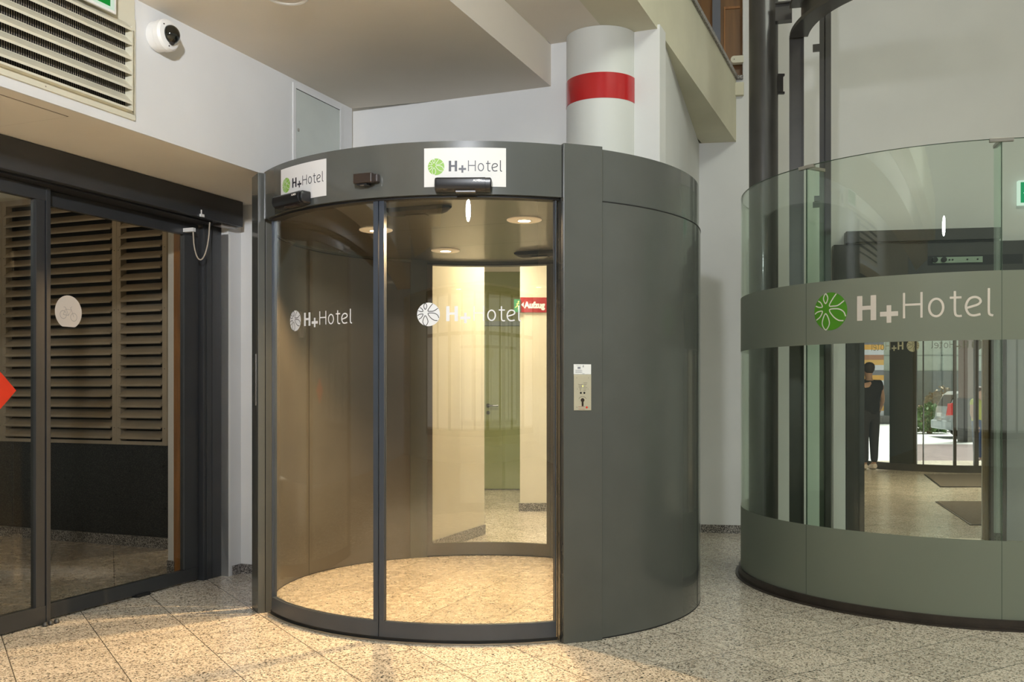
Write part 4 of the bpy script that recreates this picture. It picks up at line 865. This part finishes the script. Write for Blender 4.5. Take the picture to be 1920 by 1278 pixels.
# ------------------------------------------------------------------ people
def person(x, y, z, H, label, shirt, pants, skin, hair, face, arm_fwd=.15, shoe=None):
    """one continuous skinned body, with clothing and hair as shells"""
    root = thing('person', label, 'person', (x, y, z))
    R = Matrix.Rotation(face, 4, 'Z')
    P = lambda a, b, c: tuple(Vector((x, y, z))+(R @ Vector((a*H, b*H, c*H))))
    def skin_obj(name, vs, es, rs, mat, parent, rootv=0, sub=2):
        me = bpy.data.meshes.new(name); inv = wm(parent).inverted()
        me.from_pydata([tuple(inv @ Vector(v)) for v in vs], es, []); o = bpy.data.objects.new(name, me); COL.objects.link(o); o.parent = parent
        md = o.modifiers.new('skin', 'SKIN'); md.use_smooth_shade = True
        for i, r in enumerate(rs): me.skin_vertices[0].data[i].radius = (r[0]*H, r[1]*H) if isinstance(r, tuple) else (r*H, r*H)
        me.skin_vertices[0].data[rootv].use_root = True
        sb_ = o.modifiers.new('sub', 'SUBSURF'); sb_.levels = sub; sb_.render_levels = sub
        me.materials.append(mat); return o
    J = dict(pel=(0, 0, .53), wai=(0, .0, .61), che=(0, -.005, .72), nec=(0, 0, .825), nk2=(0, .008, .862), hd1=(0, .014, .905), hd2=(0, .010, .955))
    for s_, S in ((-1, 'l'), (1, 'r')):
        J['sh'+S] = (s_*.105, 0, .800); J['el'+S] = (s_*.150, arm_fwd*.15, .640); J['wr'+S] = (s_*.150, arm_fwd*.55+.02, .505); J['pa'+S] = (s_*.147, arm_fwd*.62+.03, .465)
        J['hi'+S] = (s_*.050, 0, .500); J['kn'+S] = (s_*.056, .008*s_, .285); J['an'+S] = (s_*.058, -.012+.02*s_, .055); J['to'+S] = (s_*.066, .070+.02*s_, .018)
        for q, (dx, ln_) in enumerate(((-.013, .040), (-.005, .046), (.004, .044), (.012, .034))):
            J['f%d%s' % (q, S)] = (s_*.147+dx*.35, arm_fwd*.62+.03+dx, .465-.022); J['g%d%s' % (q, S)] = (s_*.140+dx*.35, arm_fwd*.62+.036+dx*1.1, .465-.022-ln_)
        J['th'+S] = (s_*.137, arm_fwd*.62+.052, .452)
    keys = list(J); idx = {k_: i for i, k_ in enumerate(keys)}
    E_ = [('pel', 'wai'), ('wai', 'che'), ('che', 'nec'), ('nec', 'nk2'), ('nk2', 'hd1'), ('hd1', 'hd2')]
    for S in 'lr':
        E_ += [('che', 'sh'+S), ('sh'+S, 'el'+S), ('el'+S, 'wr'+S), ('wr'+S, 'pa'+S), ('pel', 'hi'+S), ('hi'+S, 'kn'+S), ('kn'+S, 'an'+S), ('an'+S, 'to'+S), ('pa'+S, 'th'+S)]
        for q in range(4): E_ += [('pa'+S, 'f%d%s' % (q, S)), ('f%d%s' % (q, S), 'g%d%s' % (q, S))]
    RR = dict(pel=(.085, .062), wai=(.074, .055), che=(.088, .062), nec=.038, nk2=.031, hd1=(.042, .052), hd2=(.036, .046))
    for S in 'lr':
        RR.update({'sh'+S: .036, 'el'+S: .025, 'wr'+S: .016, 'pa'+S: (.012, .020), 'hi'+S: .058, 'kn'+S: .036, 'an'+S: .023, 'to'+S: .018, 'th'+S: .006})
        for q in range(4): RR['f%d%s' % (q, S)] = .006; RR['g%d%s' % (q, S)] = .0045
    body = skin_obj('body', [P(*J[k_]) for k_ in keys], [(idx[a], idx[b]) for a, b in E_], [RR[k_] for k_ in keys], skin, root)
    # shirt
    ks = ['pel', 'wai', 'che', 'nec', 'shl', 'shr', 'mel', 'mer']; JJ = dict(J); JJ['mel'] = tuple((a+b)/2 for a, b in zip(J['shl'], J['ell'])); JJ['mer'] = tuple((a+b)/2 for a, b in zip(J['shr'], J['elr']))
    JJ['nec'] = (0, 0, .815); JJ['pel'] = (0, 0, .470)
    ii = {k_: i for i, k_ in enumerate(ks)}
    skin_obj('shirt', [P(*JJ[k_]) for k_ in ks], [(ii[a], ii[b]) for a, b in (('pel', 'wai'), ('wai', 'che'), ('che', 'nec'), ('che', 'shl'), ('che', 'shr'), ('shl', 'mel'), ('shr', 'mer'))],
             [(.112, .090), (.100, .080), (.106, .078), .044, .044, .044, .040, .040], shirt, root)
    ks = ['pel', 'hil', 'hir', 'knl', 'knr', 'anl', 'anr']; ii = {k_: i for i, k_ in enumerate(ks)}
    skin_obj('trousers', [P(*J[k_]) for k_ in ks]+[P(0, 0, .60)], [(0, 1), (0, 2), (1, 3), (2, 4), (3, 5), (4, 6), (0, 7)], [(.094, .072), .064, .064, .046, .046, .034, .034, (.088, .068)], pants, root)
    # hair and shoes
    hc = Vector(P(0, -.006, .945)); mb = MB(); pr_ = [(.001, -.052), (.030, -.046), (.046, -.02), (.050, .01), (.044, .034), (.026, .050), (.001, .056)]
    mb.lathe([(a*H, b*H) for a, b in pr_], hc, (0, 0, 1), 24); mb.build('hair', hair, root)
    for S in 'lr':
        a_ = Vector(P(*J['an'+S])); t_ = Vector(P(*J['to'+S])); h_ = a_.copy(); h_.z = z+.030*H; t_.z = z+.018*H
        back = h_-(t_-h_).normalized()*.02*H; back.z = h_.z
        MB().tube([back, h_, (h_+t_)/2, t_, t_+(t_-h_).normalized()*.012*H], [.020*H, .029*H, .026*H, .020*H, .010*H], 12).build('shoe', shoe or M['sticker'], root)
    # face: eyes, nose, mouth, ears on the head
    for sx in (-1, 1):
        MB().lathe([(.001, -.004*H), (.005*H, 0), (.001, .004*H)], P(sx*.016, .058, .925), (0, 1, 0), 8).build('eye', M['dark'], root)
        MB().lathe([(.001, -.004*H), (.010*H, 0), (.001, .004*H)], P(sx*.046, .008, .922), (1, 0, 0), 8).build('ear', skin, root)
    MB().tube([P(0, .056, .930), P(0, .068, .912), P(0, .058, .905)], [.003*H, .007*H, .004*H], 8).build('nose', skin, root)
    MB().tube([P(-.014, .058, .893), P(0, .062, .892), P(.014, .058, .893)], .003*H, 6).build('mouth', M['redsign'], root)
    return root
sk = paint('skin', (.45, .28, .20), .6); 
person(5.66, 15.30, 0, 1.70, 'person seen from behind in black shirt and dark trousers in the far lobby', paint('black_cloth', (.012, .012, .013), .9), paint('dark_cloth', (.03, .028, .03), .9), sk, paint('dark_hair', (.03, .02, .015), .7), rad(10))
person(10.65, 22.0, -.4, 1.75, 'person in yellow green top and blue jeans standing outside by the far door', paint('yellow_green_cloth', (.42, .45, .08), .8), paint('blue_denim', (.06, .10, .20), .8), sk, paint('brown_hair', (.06, .035, .02), .7), rad(200))
# vending machine in the lobby
vm = thing('lit_display_cabinet', 'pale yellow cabinet with a dark square window behind the person in the far lobby', 'cabinet', (5.52, 15.75, 0))
MB().box((5.41, 15.72, 0.0), (5.60, 15.92, 1.50)).build('body', paint('pale_yellow_enamel', (.42, .42, .24), .5), vm, smooth=False, bevel=.004)
MB().box((5.44, 15.712, .86), (5.56, 15.722, 1.34)).build('dark_window', M['black'], vm, smooth=False)

# hall behind the camera (seen only as reflections and for the light it bounces)
struct('wall_front', MB().poly([(-9, -7.2), (16, -7.2), (16, -7), (-9, -7)], 0, 3.1), M['wall'], smooth=False)

mb = MB().box((-5.6, -7.0, .46), (6.6, -6.85, .56)).box((-5.6, -7.0, 2.94), (6.6, -6.85, 3.04)).box((-5.6, -7.0, 2.2), (6.6, -6.86, 2.26))
for k in range(10): mb.box((-5.6+k*1.35-.05*(1+k % 3), -7.0, .5), (-5.6+k*1.35+.05*(1+k % 3), -6.85, 3.0))
struct('fill_light_bars', mb, M['steel'], smooth=False)  # invented bars before the fill light, to streak its reflections
struct('ceiling_atrium', MB().poly([(-9, -7.2), (7.7, -7.2), (7.7, 8.2), (-9, 8.2)], 7.0, 7.15), M['ceil'], smooth=False)
struct('wall_atrium_right', MB().poly([(7.5, -7.2), (7.7, -7.2), (7.7, 7.6), (7.5, 7.6)], 0, 7.0), M['wall'], smooth=False)
struct('wall_atrium_rear', MB().poly([(6.45, 7.68), (7.7, 7.46), (7.7, 7.60), (6.45, 7.82)], 0, 7.0), M['wall'], smooth=False)
struct('wall_gallery_rear', MB().poly([(-9, 9.2), (1.7, 8.7), (1.7, 8.85), (-9, 9.35)], 3.5, 7.0), M['cream'], smooth=False)
# ------------------------------------------------------------------ lights
def area(name, loc, target, size, power, col, sy=None, spread=None):
    l = bpy.data.lights.new(name, 'AREA'); l.energy = power; l.color = col; l.size = size; l.shape = 'RECTANGLE' if sy else 'DISK'
    if sy: l.size_y = sy
    if spread: l.spread = rad(spread)
    o = bpy.data.objects.new(name, l); COL.objects.link(o); o.location = loc
    o.rotation_euler = (Vector(target)-Vector(loc)).to_track_quat('-Z', 'Y').to_euler(); return o
def spot(name, loc, power, col, size=150, blend=.3, r=.03, target=None):
    l = bpy.data.lights.new(name, 'SPOT'); l.energy = power; l.color = col; l.spot_size = rad(size); l.spot_blend = blend; l.shadow_soft_size = r
    o = bpy.data.objects.new(name, l); COL.objects.link(o); o.location = loc
    if target: o.rotation_euler = (Vector(target)-Vector(loc)).to_track_quat('-Z', 'Y').to_euler()
    return o
for i, (lx, ly, _) in enumerate(lamp_pos):
    tl_ = (lx-.35*.85, ly-.93*.85, 0) if i < 2 else (lx, ly, 0)
    spot('drum_lamp', (lx, ly, 2.20), 310 if i < 2 else 14, (1, .67, .33), 136 if i < 2 else 118, .45, .03, tl_)
area('hall_lamp', (-.5, -.2, 3.06), (-1.6, 6.0, 3.0), .22, 50, (.92, .95, 1.0), spread=85)
area('hall_fill_light', (.5, -6.9, 1.75), (.5, 0, 2.0), 12.0, 42, (1.0, .97, .92), sy=2.3)  # fill light added behind the camera to lift walls and ceilings evenly
area('atrium_daylight', (3.0, 1.0, 6.95), (2.4, 2.0, 0), 4.0, 680, (.95, 1.0, .88), sy=4.5)
area('corridor_lamp', (-.4, 9.6, 2.72), (-.4, 9.6, 0), .4, 60, (1, .86, .62))
area('corridor_door_lamp', (.25, 8.1, 2.7), (.25, 8.1, 0), .3, 46, (1, .82, .55))
area('vestibule_lamp', (-4.0, 6.0, 2.9), (-3.3, 7.6, 1.2), .4, 7, (1, .72, .42))
area('lobby_lamp', (6.0, 12.0, 2.7), (6.0, 12.0, 0), .6, 80, (1, .85, .6))
area('ceiling_bounce_fill', (-2.3, 1.3, 3.12), (-2.3, 1.3, 0), .35, 90, (1, .86, .68), spread=95)  # unseen lamp added so its floor bounce warms ceiling and soffit
sun = bpy.data.lights.new('street_daylight', 'SUN'); sun.energy = 11.0; sun.angle = rad(20); sun.color = (1, .98, .95)
so = bpy.data.objects.new('street_daylight', sun); COL.objects.link(so); so.rotation_euler = (rad(-28), 0, rad(-40)); so.location = (20, 20, 20)
w = bpy.data.worlds.new('world'); SC.world = w; w.use_nodes = True
bg = w.node_tree.nodes['Background']; bg.inputs[0].default_value = (.80, .90, .86, 1); bg.inputs[1].default_value = .24

# ------------------------------------------------------------------ camera
cam = bpy.data.cameras.new('camera'); co = bpy.data.objects.new('camera', cam); COL.objects.link(co)
co.location = (0, 0, 1.25); co.rotation_euler = (rad(90), 0, 0)
cam.sensor_fit = 'HORIZONTAL'; cam.sensor_width = 36; cam.lens = 1809.54/1920*36; cam.shift_y = (731.69-639)/1920; cam.clip_end = 200; cam.clip_start = .05
SC.camera = co
SC.view_settings.view_transform = 'Standard'; SC.view_settings.look = 'None'; SC.view_settings.exposure = 0; SC.view_settings.gamma = 1; SC.view_settings.use_curve_mapping = False
SC.cycles.transparent_max_bounces = 32; SC.cycles.max_bounces = 10; SC.cycles.sample_clamp_indirect = 6
SC.cycles.use_denoising = True
